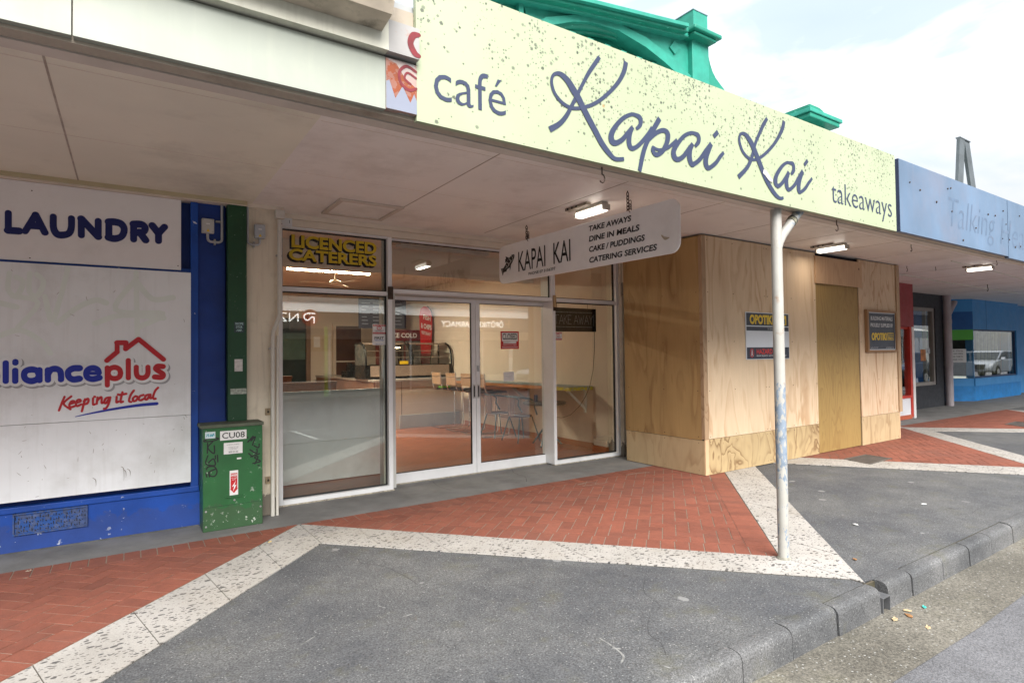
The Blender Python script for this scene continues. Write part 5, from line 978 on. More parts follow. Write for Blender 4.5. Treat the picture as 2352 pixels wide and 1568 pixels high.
def slab(name, m, par, a, b, th, z0, z1): return MB().prism([a, b, (b[0]+.05, b[1]+th), (a[0]+.05, a[1]+th)], 'z', z0, z1).build(name, m, par)
A0, A1 = (20.75, 8.08), (21.895, 7.085)
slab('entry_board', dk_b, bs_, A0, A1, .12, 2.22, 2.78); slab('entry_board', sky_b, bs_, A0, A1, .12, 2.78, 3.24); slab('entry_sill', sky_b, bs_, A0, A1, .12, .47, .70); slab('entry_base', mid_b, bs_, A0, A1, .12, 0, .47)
eg = slab('entry_header', M('lime_green_panel', (.09, .42, .05), .5, .05), bs_, A0, A1, .10, 1.90, 2.22); slab('entry_pane', glass, bs_, A0, A1, .01, .70, 1.90)
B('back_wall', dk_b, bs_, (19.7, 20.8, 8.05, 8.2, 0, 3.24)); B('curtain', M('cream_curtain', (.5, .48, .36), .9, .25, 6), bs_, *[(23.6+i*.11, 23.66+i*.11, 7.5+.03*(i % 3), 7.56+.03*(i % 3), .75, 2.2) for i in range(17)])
B('interior', dark_int, bs_, (21.9, 25.9, 9.2, 9.3, 0, 3.2), (21.9, 25.9, 7.9, 9.2, .0, .04))
d = Vector((A1[0]-A0[0], A1[1]-A0[1], 0)).normalized(); SL = (tuple(d), (0, 0, 1), (d.y, -d.x, 0))
nt_ = plate('shop_notice', None, (A0[0], A0[1], 0), (.72, 1.2, 1.30, 1.62), white, .004, SL); tag(nt_, 'white printed notice taped inside the slanted blue entry window', 'notice')
m_ = MB()
for i, w in enumerate(('Kia Ora', 'WE ARE OPEN', 'PLEASE COME IN', 'THANK YOU')): text(m_, w, (A0[0], A0[1], 0), (.82, 1.54-i*.09, 1.20, 1.585-i*.09), frame=SL, off=.006, bold=.01)
m_.build('lettering', M('grey_print', (.12, .12, .13)), nt_)
tin = M('tin_roof', (.3, .3, .3), .6)
B('roof', tin, cafe, (-9, 6.75, 7.05, 17.4, 4.2, 4.25)); B('roof', tin, gs, (6.76, 19.6, 7.06, 17.4, 4.2, 4.25)); B('roof', tin, bs_, (19.61, 42, 7.0, 17.4, 4.2, 4.25)); B('upper_wall', M('upper_render', (.5, .45, .38)), bs_, (20.01, 42, 6.8, 7.0, 3.3, 4.25)); B('back_wall', tin, gs, (6.8, 42, 17.2, 17.4, 0, 4.2)); B('party_wall', tin, bs_, (42, 42.1, 7, 17.4, 0, 4.2))
# ------------------------------------------------------------------ green pediment above the sign
teal = M('sea_green_paint', (.007, .20, .135), .5, .14, 2.2, streak=.4, dirt=.4, dirtcol=(.02, .17, .12), ds=3, bmp=.3, bs=40, chips=1, chipthr=.66, chipscale=9, chipcol=(.10, .42, .32)); teal_l = M('pale_sea_green', (.02, .245, .18), .5, .15, 5, streak=.35, dirt=.3, dirtcol=(.02, .22, .17))
pd = thing('green_pediment', 'sea green classical parapet with arch, pier and scroll behind the lime sign', 'parapet', (6.7, 6.8, 3.6))
def S(p, Y, Y0=6.7): k = Y/Y0; return (p[0]*k, 1.6+(p[1]-1.6)*k)
ex_ = [(4.80, 6.33), (5.114, 6.566), (5.634, 6.760), (6.001, 6.855), (6.582, 6.926), (7.203, 6.888), (7.867, 6.718), (8.36, 6.51), (8.52, 6.40)]
in_ = [(8.30, 6.32), (8.047, 6.440), (7.635, 6.591), (7.199, 6.717), (6.579, 6.806), (6.0, 6.760), (5.633, 6.660), (5.214, 6.48), (4.98, 6.33)]
MB().prism([(3.5, 3.6), (9.0, 3.6), (8.8, 7.38), (8.22, 7.42), (6.08, 7.10), (4.60, 6.93), (3.5, 6.9)], 'y', 6.95, 7.3).build('wall', teal, pd)
MB().prism([S(p, 6.72) for p in ex_]+[S(p, 6.72) for p in ((8.36, 7.25), (6.08, 6.98), (4.66, 6.80))], 'y', 6.72, 6.95).build('spandrel', teal_l, pd)
MB().prism([S(p, 6.66) for p in ex_]+[S(p, 6.66) for p in in_], 'y', 6.66, 6.95).build('arch_band', teal_l, pd)
ring = [S((x, z-.10), 6.76) for x, z in ex_]; MB().tube([(x, 6.80, z-.03) for x, z in spline([(a, b, 0) for a, b in ring], 5) for x, z in [(x, z)]] if False else [(p[0], 6.80, p[1]-.03) for p in spline([(a, b, 0) for a, b in ring], 5)], .085, 12).build('arch_moulding', teal, pd, smooth=True)
ring = [S((x*.97+.2, z-.24), 6.86) for x, z in ex_]; MB().tube([(p[0], 6.88, p[1]) for p in spline([(a, b, 0) for a, b in ring], 5)], .06, 10).build('arch_moulding', teal, pd, smooth=True)
dt = MB(); dt.box(5.2, 7.9, 6.80, 6.95, 6.36, 6.42)
for i in range(8): dt.box(5.25+i*.36, 5.37+i*.36, 6.76, 6.95, 6.42, 6.55)
dt.build('dentil_course', teal_l, pd)
cor = [(3.9, 6.80), (6.08, 7.146), (8.30, 7.46)]
MB().prism([S(p, 6.40) for p in cor]+[S((x, z-.06), 6.40) for x, z in cor[::-1]], 'y', 6.40, 6.95).build('cornice', teal_l, pd)
MB().prism([S((x, z-.065), 6.47) for x, z in cor]+[S((x, z-.16), 6.47) for x, z in cor[::-1]], 'y', 6.47, 6.95).build('cornice_bed', teal, pd, bev=.02)
MB().prism([S((x, z-.165), 6.58) for x, z in cor]+[S((x, z-.25), 6.58) for x, z in cor[::-1]], 'y', 6.58, 6.95).build('cornice_bed', teal_l, pd, bev=.02)
B('pier', teal_l, pd, (8.28, 8.73, 6.62, 7.15, 3.6, 7.24), bev=.01); B('pier_cornice', teal, pd, (8.16, 8.76, 6.47, 7.25, 7.13, 7.19), (8.10, 8.84, 6.41, 7.3, 7.19, 7.265), bev=.02); B('pier_cap', teal_l, pd, (8.26, 8.64, 6.57, 7.12, 7.265, 7.63)); B('cap_flashing', M('lead_flashing', (.16, .22, .24), .5), pd, (8.25, 8.65, 6.56, 7.13, 7.63, 7.645))
B('pilaster', teal_l, pd, (4.60, 4.68, 6.66, 6.95, 3.6, 6.86)); B('pilaster_side', teal, pd, (3.6, 4.595, 6.74, 6.95, 3.6, 6.7))
MB().prism([S(p, 6.75) for p in [(8.83, 7.0), (8.87, 6.88), (8.93, 6.76), (9.02, 6.66), (9.14, 6.58), (9.26, 6.51), (9.45, 6.2), (9.5, 3.9), (8.83, 3.9)]], 'y', 6.75, 7.0).build('scroll', teal, pd)
MB().prism([S(p, 6.70) for p in [(7.899, 7.03), (8.052, 6.946), (7.907, 6.792), (7.78, 6.878)]], 'y', 6.69, 6.725).build('diamond', teal_l, pd)
p2 = thing('green_parapet_cap', 'rounded sea green parapet cap peeping over the lime sign further right', 'parapet cap', (12.3, 6.9, 3.6))
B('pier', teal, p2, (11.95, 12.7, 6.66, 7.6, 3.6, 6.46)); B('slab', teal, p2, (11.75, 12.92, 6.45, 7.7, 6.46, 6.56), bev=.02); B('slab_lip', teal_l, p2, (11.70, 12.98, 6.42, 7.72, 6.56, 6.64), bev=.01)
MB().prism([(12.0, 6.642)]+[(12.66-.34*(1-math.sin(R(a))), 6.642+.19*math.cos(R(90-a)) if False else 6.642+.19*math.cos(R(a))) for a in (90, 75, 55, 35, 15, 0)][::1]+[(12.0, 6.832)], 'y', 6.6, 7.6).build('rounded_top', teal, p2)
B('upper_wall', teal, p2, (9.4, 20, 6.9, 7.1, 3.6, 4.6))
af = thing('roof_bracket', 'grey steel A shaped bracket standing on the roof behind the faded blue sign', 'bracket', (10.5, 3.5, 3.28))
strap = M('weathered_steel', (.075, .088, .095), .55, .2, 6)
MB().prism([(10.49, 4.76), (10.30, 4.76), (10.06, 3.28), (10.25, 3.28)], 'y', 3.42, 3.46).build('leg', strap, af)
MB().prism([(10.50, 4.76), (10.69, 4.75), (11.13, 3.28), (10.93, 3.28)], 'y', 3.43, 3.47).build('leg', strap, af); B('crown_plate', strap, af, (10.30, 10.69, 3.415, 3.475, 4.75, 4.765))

# ------------------------------------------------------------------ cafe interior
tilef = M_tile('terracotta_tile_floor', (.27, .085, .04), (.32, .105, .05), (.20, .085, .045), 1.7, .012, .785)
struct(MB().box(.9, 6.55, 6.92, 18, -.1, .004).box(.9, 2.62, 6.71, 6.92, -.1, .004).box(5.18, 6.55, 6.80, 6.92, -.1, .004).build('cafe_floor', tilef, loc=(0, 0, 0)))
wallm = M('warm_wall_paint', (.62, .54, .45), .7, .04, 1.5, dirt=.15, dirtcol=(.4, .3, .2)); wallp = M('pale_wall_paint', (.64, .55, .45), .7, .04, 1.5)
ceil = M('cafe_ceiling_paint', (.60, .49, .41), .6, .05, 1.5, dirt=.25, dirtcol=(.38, .28, .2))
B('interior_wall', wallp, cafe, (6.55, 6.75, 6.95, 18, 0, 3.5)); B('interior_wall', wallm, cafe, (.7, 6.55, 17, 17.2, 0, 3.5)); B('interior_wall', wallp, cafe, (.7, .9, 6.66, 17, 0, 3.5))
B('ceiling', ceil, cafe, (.7, 6.75, 6.76, 17.2, 3.40, 3.45)); B('ceiling_beam', wallp, cafe, (.9, 6.55, 9.12, 9.35, 3.0, 3.4)); B('beam_edge', cream_trim, cafe, (.9, 6.55, 9.10, 9.12, 2.98, 3.04))
B('inner_pilaster', wallp, cafe, (6.45, 6.549, 6.96, 7.25, .20, 3.398), (6.42, 6.549, 6.955, 7.28, .106, .199))
skt = M('terracotta_skirting', (.34, .105, .035), .45, .12, 3); B('skirting', skt, cafe, (6.53, 6.55, 7.28, 11.9, .004, .105), (6.39, 6.55, 6.95, 7.285, .004, .105)); B('skirting_cap', wallp, cafe, (6.535, 6.55, 7.28, 11.9, .105, .16))
# doorway and door at the back
B('doorway', M('unlit_room', (.018, .03, .028), .9, .4, 2), cafe, (3.5, 4.2, 16.96, 16.99, .004, 2.72)); B('doorway_panel', M('dim_green_wall', (.07, .12, .10), .8, .2), cafe, (3.5, 4.18, 16.94, 16.955, 1.55, 2.3)); B('doorway_frame', M('brown_door_frame', (.20, .13, .09), .6), cafe, (4.2, 4.32, 16.9, 17, 0, 2.80))
dr = B('door', M('dark_brown_door', (.085, .035, .02), .5, .2, 3), cafe, (5.05, 5.80, 16.93, 16.99, .004, 2.52)); B('rail', wallp, dr, (5.05, 5.80, 16.92, 16.93, 1.46, 1.50)); B('door_frame', wallp, cafe, (4.96, 5.05, 16.92, 17, 0, 2.60), (5.80, 5.88, 16.92, 17, 0, 2.60), (5.05, 5.80, 16.92, 17, 2.52, 2.60))
nb_ = tag(B('notice_board', M('cream_board', (.60, .50, .38), .7, .04), None, (4.34, 4.95, 16.96, 16.995, 1.78, 2.24)), 'cream notice board on the back wall between doorway and brown door', 'notice board')
B('paper', white, nb_, (4.42, 4.60, 16.95, 16.962, 1.9, 2.2)); B('poster', M('cream_poster', (.55, .46, .34), .7, .15), nb_, (4.66, 4.92, 16.95, 16.962, 1.82, 2.2))
# low white partition and timber booth
pt = tag(B('low_partition', M('pale_grey_partition', (.82, .84, .84), .4, .05, 1.5, dirt=.2), None, (.95, 2.90, 7.62, 7.68, .01, 1.165), bev=.008), 'low pale grey partition just inside the left shop window', 'partition')
B('cap_strip', M('pale_cap', (.56, .60, .60), .4), pt, (.95, 2.905, 7.612, 7.688, 1.135, 1.172))
booth_m = M_ply('varnished_timber', (.30, .125, .045), (.19, .07, .025), 4.6, 12, .5)
def booth(y, x1, z1, label):
    o = thing('booth_seat', label, 'bench seat', (1.7, y, 0), 'timber booths'); B('backrest', booth_m, o, (.95, x1, y, y+.05, .45, z1)); B('top_rail', booth_m, o, (.95, x1+.01, y-.015, y+.065, z1, z1+.035), bev=.006); B('seat', booth_m, o, (.95, x1, y+.05, y+.5, .42, .47)); B('base', booth_m, o, (.95, x1, y+.3, y+.34, .004, .42))
booth(8.75, 2.61, 1.21, 'longer varnished timber booth back showing above the grey partition'); booth(9.35, 2.10, 1.29, 'shorter varnished timber booth back behind the longer one')
# counter, food warmer, register
ct = thing('service_counter', 'L shaped beige counter with brown end and metal edge at the back', 'counter', (5.5, 13, 0))
B('front', M('beige_counter_panel', (.52, .43, .34), .5, .05, 1.5), ct, (4.46, 6.54, 12.1, 12.16, .004, 1.055)); B('side', M('brown_counter_side', (.24, .125, .075), .5, .15, 3), ct, (4.42, 4.46, 12.12, 16.7, .004, 1.05)); B('top', M('steel_counter_edge', (.45, .40, .35), .3, .1), ct, (4.40, 6.55, 12.06, 12.9, 1.06, 1.10), (4.40, 5.0, 12.9, 16.72, 1.06, 1.10)); B('kick_panel', M('grey_kick_panel', (.34, .36, .38), .4, .08), ct, (5.0, 6.50, 12.07, 12.098, .01, .30)); B('seam', seam_dark, ct, (5.05, 5.056, 12.094, 12.1, .31, 1.05))
fw = thing('food_warmer', 'curved glass hot food cabinet in black frame on the counter', 'food cabinet', (5.45, 12.7, 1.1))
fbk = M('black_enamel', (.012, .012, .012), .25); fst = M('perforated_steel', (.35, .27, .22), .35, .2, 30, metal=.4)
B('base', fbk, fw, (4.35, 6.50, 12.42, 13.15, 1.105, 1.16)); B('grille', fst, fw, (4.46, 6.40, 12.40, 12.42, 1.16, 1.40)); B('body', fbk, fw, (4.35, 6.50, 12.44, 13.15, 1.16, 1.42)); B('roof', fst, fw, (4.40, 6.48, 12.72, 13.15, 1.89, 1.92))
cprof = [(12.43, 1.42), (12.44, 1.60), (12.50, 1.76), (12.60, 1.86), (12.74, 1.91)]
for x in (4.37, 5.42, 5.48, 6.48): MB().tube([(x, a, b) for a, b in cprof]+[(x, 13.13, 1.91), (x, 13.13, 1.42)], .024, 8).build('rib', fbk, fw)
gl = MB()
for (a, b), (c_, d_) in zip(cprof[:-1], cprof[1:]): gl.quad((4.39, a, b), (6.46, a, b), (6.46, c_, d_), (4.39, c_, d_))
gl.build('curved_glass', glass, fw)
for z in (1.58, 1.73): B('shelf', fst, fw, (4.42, 6.45, 12.6, 13.1, z, z+.012))
MB().prism([(12.46, 1.42), (13.12, 1.42), (13.12, 1.89), (12.74, 1.89), (12.6, 1.84), (12.5, 1.74)], 'x', 4.352, 4.362).build('end_glass', M('smoked_glass', (.07, .075, .07), .08, .2), fw)
B('price_ticket', yellow, fw, (5.15, 5.35, 12.40, 12.41, 1.43, 1.50)); B('warm_lamp', M_emit('warm_tube', (1, .7, .4), 8), fw, (4.9, 5.3, 12.75, 12.77, 1.80, 1.815))
rg = thing('cash_register', 'black cash register with raised screen on the counter', 'cash register', (4.6, 14.2, 1.1)); B('till', fbk, rg, (4.45, 4.9, 14.0, 14.5, 1.102, 1.26), bev=.01); MB().prism([(4.55, 1.26), (4.95, 1.26), (4.62, 1.44), (4.55, 1.46)], 'y', 14.1, 14.4).build('screen', fbk, rg); B('cup', M('copper_cup', (.35, .15, .06), .4), rg, (4.93, 4.99, 14.1, 14.2, 1.102, 1.25))
tag(B('napkin_stack', white, None, (4.55, 4.85, 13.3, 13.6, 1.101, 1.15), bev=.01), 'stack of white paper napkins between register and food cabinet', 'napkins')
# fridge, flag and menu boards
fr_ = thing('drinks_fridge', 'dark red double door drinks fridge behind the food cabinet', 'fridge', (5.85, 14, 0)); B('case', M('dark_red_case', (.12, .008, .012), .4), fr_, (5.35, 6.35, 13.8, 14.5, .004, 2.28)); B('door', M('fridge_glass', (.10, .09, .085), .12, .5, 5), fr_, (5.42, 5.82, 13.77, 13.8, .3, 2.0), (5.88, 6.28, 13.77, 13.8, .3, 2.0)); m_ = MB(); text(m_, 'ICE COLD', (0, 13.8, 0), (5.5, 2.08, 6.2, 2.2), bold=.02); m_.build('lettering', white, fr_)
fg = thing('feather_flag', 'red feather flag reading fish and chips leaning behind the counter', 'flag', (6.3, 13.45, 0)); fl_p = [(6.20, .9), (6.17, 1.5), (6.12, 2.3), (6.11, 2.62), (6.15, 2.80), (6.24, 2.87), (6.34, 2.85), (6.43, 2.74), (6.47, 2.55), (6.46, 2.2), (6.40, 1.5), (6.36, .9)]
MB().prism(fl_p, 'y', 13.44, 13.452).build('banner', red, fg); MB().tube([(6.37, 13.46, .01), (6.42, 13.46, 1.5), (6.485, 13.46, 2.2), (6.49, 13.46, 2.6), (6.44, 13.46, 2.78), (6.34, 13.46, 2.88)], .012, 8).build('pole', fbk, fg)
m_ = MB(); text(m_, 'FISH', (0, 13.44, 0), (6.22, 2.54, 6.42, 2.66), bold=.03, slant=-.05); text(m_, '& CHIPS', (0, 13.44, 0), (6.15, 2.32, 6.44, 2.45), bold=.03, slant=-.06); text(m_, 'RESTURANT', (0, 13.44, 0), (6.17, 2.17, 6.42, 2.25), bold=.02, slant=-.06); m_.build('lettering', white, fg)
mb_ = thing('menu_board', 'dark navy menu board with rows of prices hanging from the ceiling', 'menu board', (5.5, 14.6, 2.3)); B('board', M('menu_navy', (.012, .018, .05), .4), mb_, (4.95, 6.25, 14.6, 14.64, 2.35, 3.13)); m_ = MB(); random.seed(9)
for c_ in range(4):
    for r_ in range(7): rect(m_, (0, 14.6, 0), (5.02+c_*.3, 2.45+r_*.09, 5.02+c_*.3+random.uniform(.12, .24), 2.475+r_*.09))
m_.build('price_rows', M('menu_print', (.22, .24, .3), .6), mb_)
tag(B('menu_card', M('menu_card_dark', (.03, .028, .03), .5, .3, 9), None, (3.75, 4.15, 16.90, 16.93, 2.36, 2.62)), 'small dark picture menu hanging at the dark doorway head', 'menu')
# ceiling tube, fan and unlit batten
tb = thing('fluorescent_tube', 'bare lit double tube on the cafe ceiling seen through the left transom', 'light', (3.4, 11.6, 3.3)); B('batten', body_m, tb, (2.50, 4.20, 11.57, 11.65, 3.35, 3.398)); tm = M_emit('lit_tube', (1, .78, .50), 14); MB().tube([(2.53, 11.61, 3.315), (3.33, 11.61, 3.315)], .019, 10).build('tube', tm, tb); MB().tube([(3.37, 11.61, 3.315), (4.17, 11.61, 3.315)], .019, 10).build('tube', tm, tb)
a = bpy.data.lights.new('tube_glow', 'AREA'); a.shape = 'RECTANGLE'; a.size = 1.6; a.size_y = .06; a.energy = 46; a.color = (1, .86, .68); o = bpy.data.objects.new('tube_glow', a); C.objects.link(o); o.parent = tb; o.location = (-.05, .01, -.02)
ub = tag(B('unlit_batten', M('grey_fitting', (.40, .38, .36), .5), None, (3.55, 5.25, 8.62, 8.70, 3.34, 3.399), bev=.005), 'unlit grey batten fitting on the front cafe ceiling', 'light fitting'); B('mount_plate', M('wooden_mount', (.33, .22, .13), .6), ub, (3.45, 3.60, 8.58, 8.74, 3.385, 3.3995))
fa = thing('ceiling_fan', 'three bladed white ceiling fan below the lit tube', 'fan', (3.3, 11.1, 3.05)); MB().tube([(3.3, 11.1, 3.08), (3.3, 11.1, 3.398)], .014, 8).build('rod', cream_trim, fa); MB().lathe((3.3, 11.1, 2.98), [(.03, 0), (.10, .02), (.11, .07), (.05, .11)], 16).build('motor', cream_trim, fa, smooth=True)
for k in range(3):
    a_ = R(175+k*120); ca, sa = math.cos(a_), math.sin(a_)
    MB().prism([(3.3+ca*.1-sa*.05, 11.1+sa*.1+ca*.05), (3.3+ca*.62-sa*.07, 11.1+sa*.62+ca*.07), (3.3+ca*.62+sa*.07, 11.1+sa*.62-ca*.07), (3.3+ca*.1+sa*.05, 11.1+sa*.1-ca*.05)], 'z', 3.02, 3.028).build('blade', cream_trim, fa)
ca_ = tag(MB().lathe((2.62, 13, 3.15), [(.03, .0), (.06, .04), (.06, .12), (.04, .25)], 14).build('camera_dome', cream_trim, smooth=True), 'small white dome camera hanging from the cafe ceiling', 'camera')
# wall bench, stools, chairs, table
wb = thing('wall_bench', 'long orange timber bar bench on white brackets, its end painted blue and yellow', 'bar bench', (6.3, 9.3, 1.0))
B('top', M_ply('orange_timber', (.42, .165, .045), (.28, .09, .022), 2.9, 10, .5), wb, (6.04, 6.549, 7.92, 11.7, 1.0, 1.055)); B('painted_top', M('grey_blue_paint', (.20, .26, .27), .5, .2, 4), wb, (6.045, 6.549, 7.44, 11.7, 1.056, 1.064))
B('painted_end', M('blue_yellow_paint', (.55, .50, .03), .5, .2, 9, chips=1, chipthr=.52, chipscale=12, chipcol=(.03, .22, .48)), wb, (6.04, 6.549, 7.43, 7.92, 1.0, 1.0555))
for y in (7.62, 9.3, 11.0): 
    k = MB(); k.box(6.52, 6.549, y-.025, y+.025, .60, .998); k.prism([(6.12, .99), (6.18, .99), (6.535, .70), (6.535, .64)], 'y', y-.015, y+.015); k.build('bracket', M('white_bracket', (.62, .62, .58), .5), wb)
canvas = M('tan_canvas', (.40, .26, .16), .8, .1, 5); seat_dk = M('dark_seat_pad', (.05, .042, .038), .6, .2)
st0 = thing('bar_stool', 'farthest chrome cantilever stool with tan canvas back by the bar bench', 'bar stool', (6.02, 11.75, .004), 'bar stools along the wall bench')
def cant(y): return [(5.72, y, .022), (6.20, y, .022), (6.27, y, .03), (6.30, y, .09), (6.30, y, .80), (6.285, y, .85), (6.22, y, .865), (5.86, y, .845), (5.79, y, .87), (5.755, y, .95), (5.735, y, 1.25)]
for s in (-.21, .21): MB().tube(cant(11.75+s), .0115, 8).build('side_tube', chrome, st0, smooth=True)
MB().tube([(5.72, 11.54, .022), (5.72, 11.96, .022)], .0115, 8).build('floor_bar', chrome, st0); MB().tube([(6.30, 11.54, .36), (6.30, 11.96, .36)], .010, 8).build('foot_rail', chrome, st0)
B('seat', seat_dk, st0, (5.84, 6.27, 11.55, 11.95, .858, .895), bev=.012); MB().prism([(5.745, .98), (5.765, .98), (5.748, 1.235), (5.728, 1.235)], 'y', 11.53, 11.97).build('back', canvas, st0); MB().tube([(5.732, 11.55, 1.16), (5.728, 11.75, 1.145), (5.732, 11.95, 1.16)], .006, 6).build('strap', rubber, st0)
for i, y in enumerate((11.05, 10.38, 9.86)): copy_tree(st0, (6.02, y, .004), ('second chrome stool from the counter, tan back against the bar bench', 'third chrome stool, cut off by the sliding door stile', 'nearest chrome stool, seen through the right sliding door')[i])
B('cushion', M('lime_fabric', (.16, .55, .05), .8), st0, (5.80, 6.0, 11.55, 11.8, .897, .93), bev=.01)
teal_s = M('blue_green_tube', (.09, .16, .19), .4, .15); seat_w = M('brown_seat', (.16, .095, .075), .6, .15, 4)
ch0 = thing('steel_chair', 'blue green steel tub chair further from the window, beside the stools', 'chair', (6.1, 9.75, .004), 'steel chairs at the round table')
def chair_parts(o, x, y):
    MB().lathe((x, y, .455), [(.19, 0), (.215, .012), (.21, .03), (.16, .036)], 18).build('seat', seat_w, o, smooth=True)
    MB().tube([(x+.20, y-.24, .50), (x+.13, y-.27, .64), (x+.14, y-.26, .74), (x+.05, y-.25, .80), (x-.18, y-.20, .83), (x-.24, y, .84), (x-.18, y+.20, .83), (x+.05, y+.25, .80), (x+.14, y+.26, .74), (x+.13, y+.27, .64), (x+.20, y+.24, .50)], .017, 8).build('arm_tube', teal_s, o, smooth=True)
    b = MB(); pr = [(x-.205, y-.10), (x-.23, y, ), (x-.205, y+.10)]
    b.prism([pr[0], pr[1], pr[2], (pr[2][0]-.012, pr[2][1]), (pr[1][0]-.012, pr[1][1]), (pr[0][0]-.012, pr[0][1])], 'z', .48, .84); b.build('backrest', seat_w, o)
    for sx, sy in ((1, 1), (1, -1), (-1, 1), (-1, -1)): MB().tube([(x+.14*sx, y+.17*sy, .46), (x+.25*sx, y+.27*sy, .006)], .0125, 8).build('leg', teal_s, o, smooth=True)
chair_parts(ch0, 6.1, 9.75); copy_tree(ch0, (6.1, 8.95, .004), 'blue green steel tub chair nearer the window, beside the round table')
rt = thing('round_table', 'round dark edged cafe table on splayed legs behind the right shop window', 'table', (6.12, 8.22, .004))
MB().lathe((6.12, 8.22, .73), [(.36, 0), (.385, .012), (.385, .036), (.37, .045)], 30).build('table_top', M('dark_table_edge', (.055, .06, .06), .35, .15), rt, smooth=True); MB().tube([(6.12, 8.22, .03), (6.12, 8.22, .73)], .03, 12).build('column', teal_s, rt, smooth=True)
for k in range(3): a_ = R(100+120*k); MB().tube([(6.12, 8.22, .35), (6.12+.30*math.cos(a_), 8.22+.30*math.sin(a_), .02)], .016, 8).build('leg', teal_s, rt)
tag(MB().lathe((6.02, 8.35, .776), [(.035, 0), (.035, .11), (.03, .115)], 14).build('cup', M('navy_cup', (.01, .02, .09), .4), smooth=True), 'dark blue cup on the round cafe table', 'cup')
# ------------------------------------------------------------------ things fixed to the glass
O = (0, 6.898, 0)
cs = tag(plate('closed_sign', None, O, (4.375, 1.69, 4.685, 1.94), red, .004), 'red and white CLOSED sign on the right sliding door', 'sign')
m_ = MB(); rect(m_, O, (4.395, 1.80, 4.665, 1.92), off=.0055); rect(m_, O, (4.42, 1.765, 4.64, 1.808), off=.0052); m_.build('panel', white, cs)
m_ = MB(); text(m_, 'CLOSED', O, (4.405, 1.822, 4.655, 1.91), off=.0075, bold=.02); text(m_, 'WILL RETURN', O, (4.43, 1.79, 4.53, 1.80), off=.0075); text(m_, 'BACK IN', O, (4.43, 1.772, 4.50, 1.782), off=.0075); m_.build('lettering', black, cs)
m_ = MB(); text(m_, 'Please Come Again', O, (4.415, 1.735, 4.645, 1.757), off=.0055, bold=.01); stroke(m_, O, [[(4.40+i*.026, 1.715+.009*(1 if i % 2 else -1), .004) for i in range(11)], [(4.40+i*.026, 1.715-.009*(1 if i % 2 else -1), .004) for i in range(11)]], off=.0055); m_.build('white_lettering', white, cs)
np_ = tag(plate('note_paper', None, O, (4.416, 1.232, 4.592, 1.364), white, .004), 'small white handwritten note taped low on the right sliding door', 'note')
m_ = MB(); stroke(m_, O, [[(4.44, 1.34, .002), (4.57, 1.343, .002)], [(4.45, 1.305, .003), (4.52, 1.30, .003), (4.55, 1.31, .003)], [(4.48, 1.285, .003), (4.55, 1.28, .003)]], off=.0055); m_.build('handwriting', M('pencil_grey', (.3, .32, .38), .7), np_)
O = (0, 6.667, 0)
def sec(O, x0, z0, x1, z1, label):
    s = tag(plate('security_sticker', None, O, (x0, z0, x1, z1), white, .003), label, 'sticker'); h = z1-z0; w = x1-x0
    m_ = MB(); rect(m_, O, (x0+.006, z1-.2*h, x1-.006, z1-.03*h), off=.0045); rect(m_, O, (x0+.006, z0+.03*h, x1-.006, z0+.2*h), off=.0045); cx = (x0+x1)/2; cz = z0+.62*h
    stroke(m_, O, [[(cx+.17*w*math.cos(a), cz+.15*h*math.sin(a), .05*w) for a in [i*.5 for i in range(13)]]], off=.0045); m_.build('emblem', red, s)
    m_ = MB(); text(m_, 'PROTECTED BY', O, (x0+.014, z1-.17*h, x1-.014, z1-.06*h), off=.006, bold=.02); text(m_, 'Phone 0800 325 276', O, (x0+.014, z0+.06*h, x1-.014, z0+.16*h), off=.006); m_.build('white_lettering', white, s)
    m_ = MB(); text(m_, 'INDEPENDENT', O, (x0+.02, z0+.34*h, x1-.02, z0+.41*h), off=.0045, bold=.02); text(m_, 'SECURITY', O, (x0+.035, z0+.24*h, x1-.035, z0+.31*h), off=.0045, bold=.02); MB
    stroke(m_, O, [[(cx, cz, .05*w), (cx+.001, cz, .05*w)]], off=.0045); m_.build('lettering', black, s)
sec(O, 2.424, 1.872, 2.588, 1.99, 'red and white security sticker at the right edge of the left window'); sec((0, 6.727, 0), 5.192, 1.812, 5.342, 1.932, 'red and white security sticker under the takeaway board, right window')
s = tag(plate('alarm_sticker', None, O, (2.42, 1.742, 2.588, 1.869), white, .003), 'white alarm company sticker with blue word, below the red security sticker', 'sticker')
m_ = MB(); text(m_, 'FIRST', O, (2.446, 1.812, 2.562, 1.842), off=.0045, bold=.03); m_.build('lettering', black, s); m_ = MB(); text(m_, 'Security', O, (2.446, 1.788, 2.562, 1.81), off=.0045, bold=.015); text(m_, '0800 347 787', O, (2.46, 1.75, 2.55, 1.758), off=.0045); m_.build('blue_lettering', M('sticker_blue', (.02, .10, .38), .5), s)
tk = thing('takeaway_board', 'black unlit LED board reading TAKE AWAY hanging inside the right window', 'LED sign', (5.6, 6.78, 1.94))
B('panel', M('led_black', (.008, .008, .009), .4), tk, (5.17, 6.06, 6.775, 6.80, 1.945, 2.30))
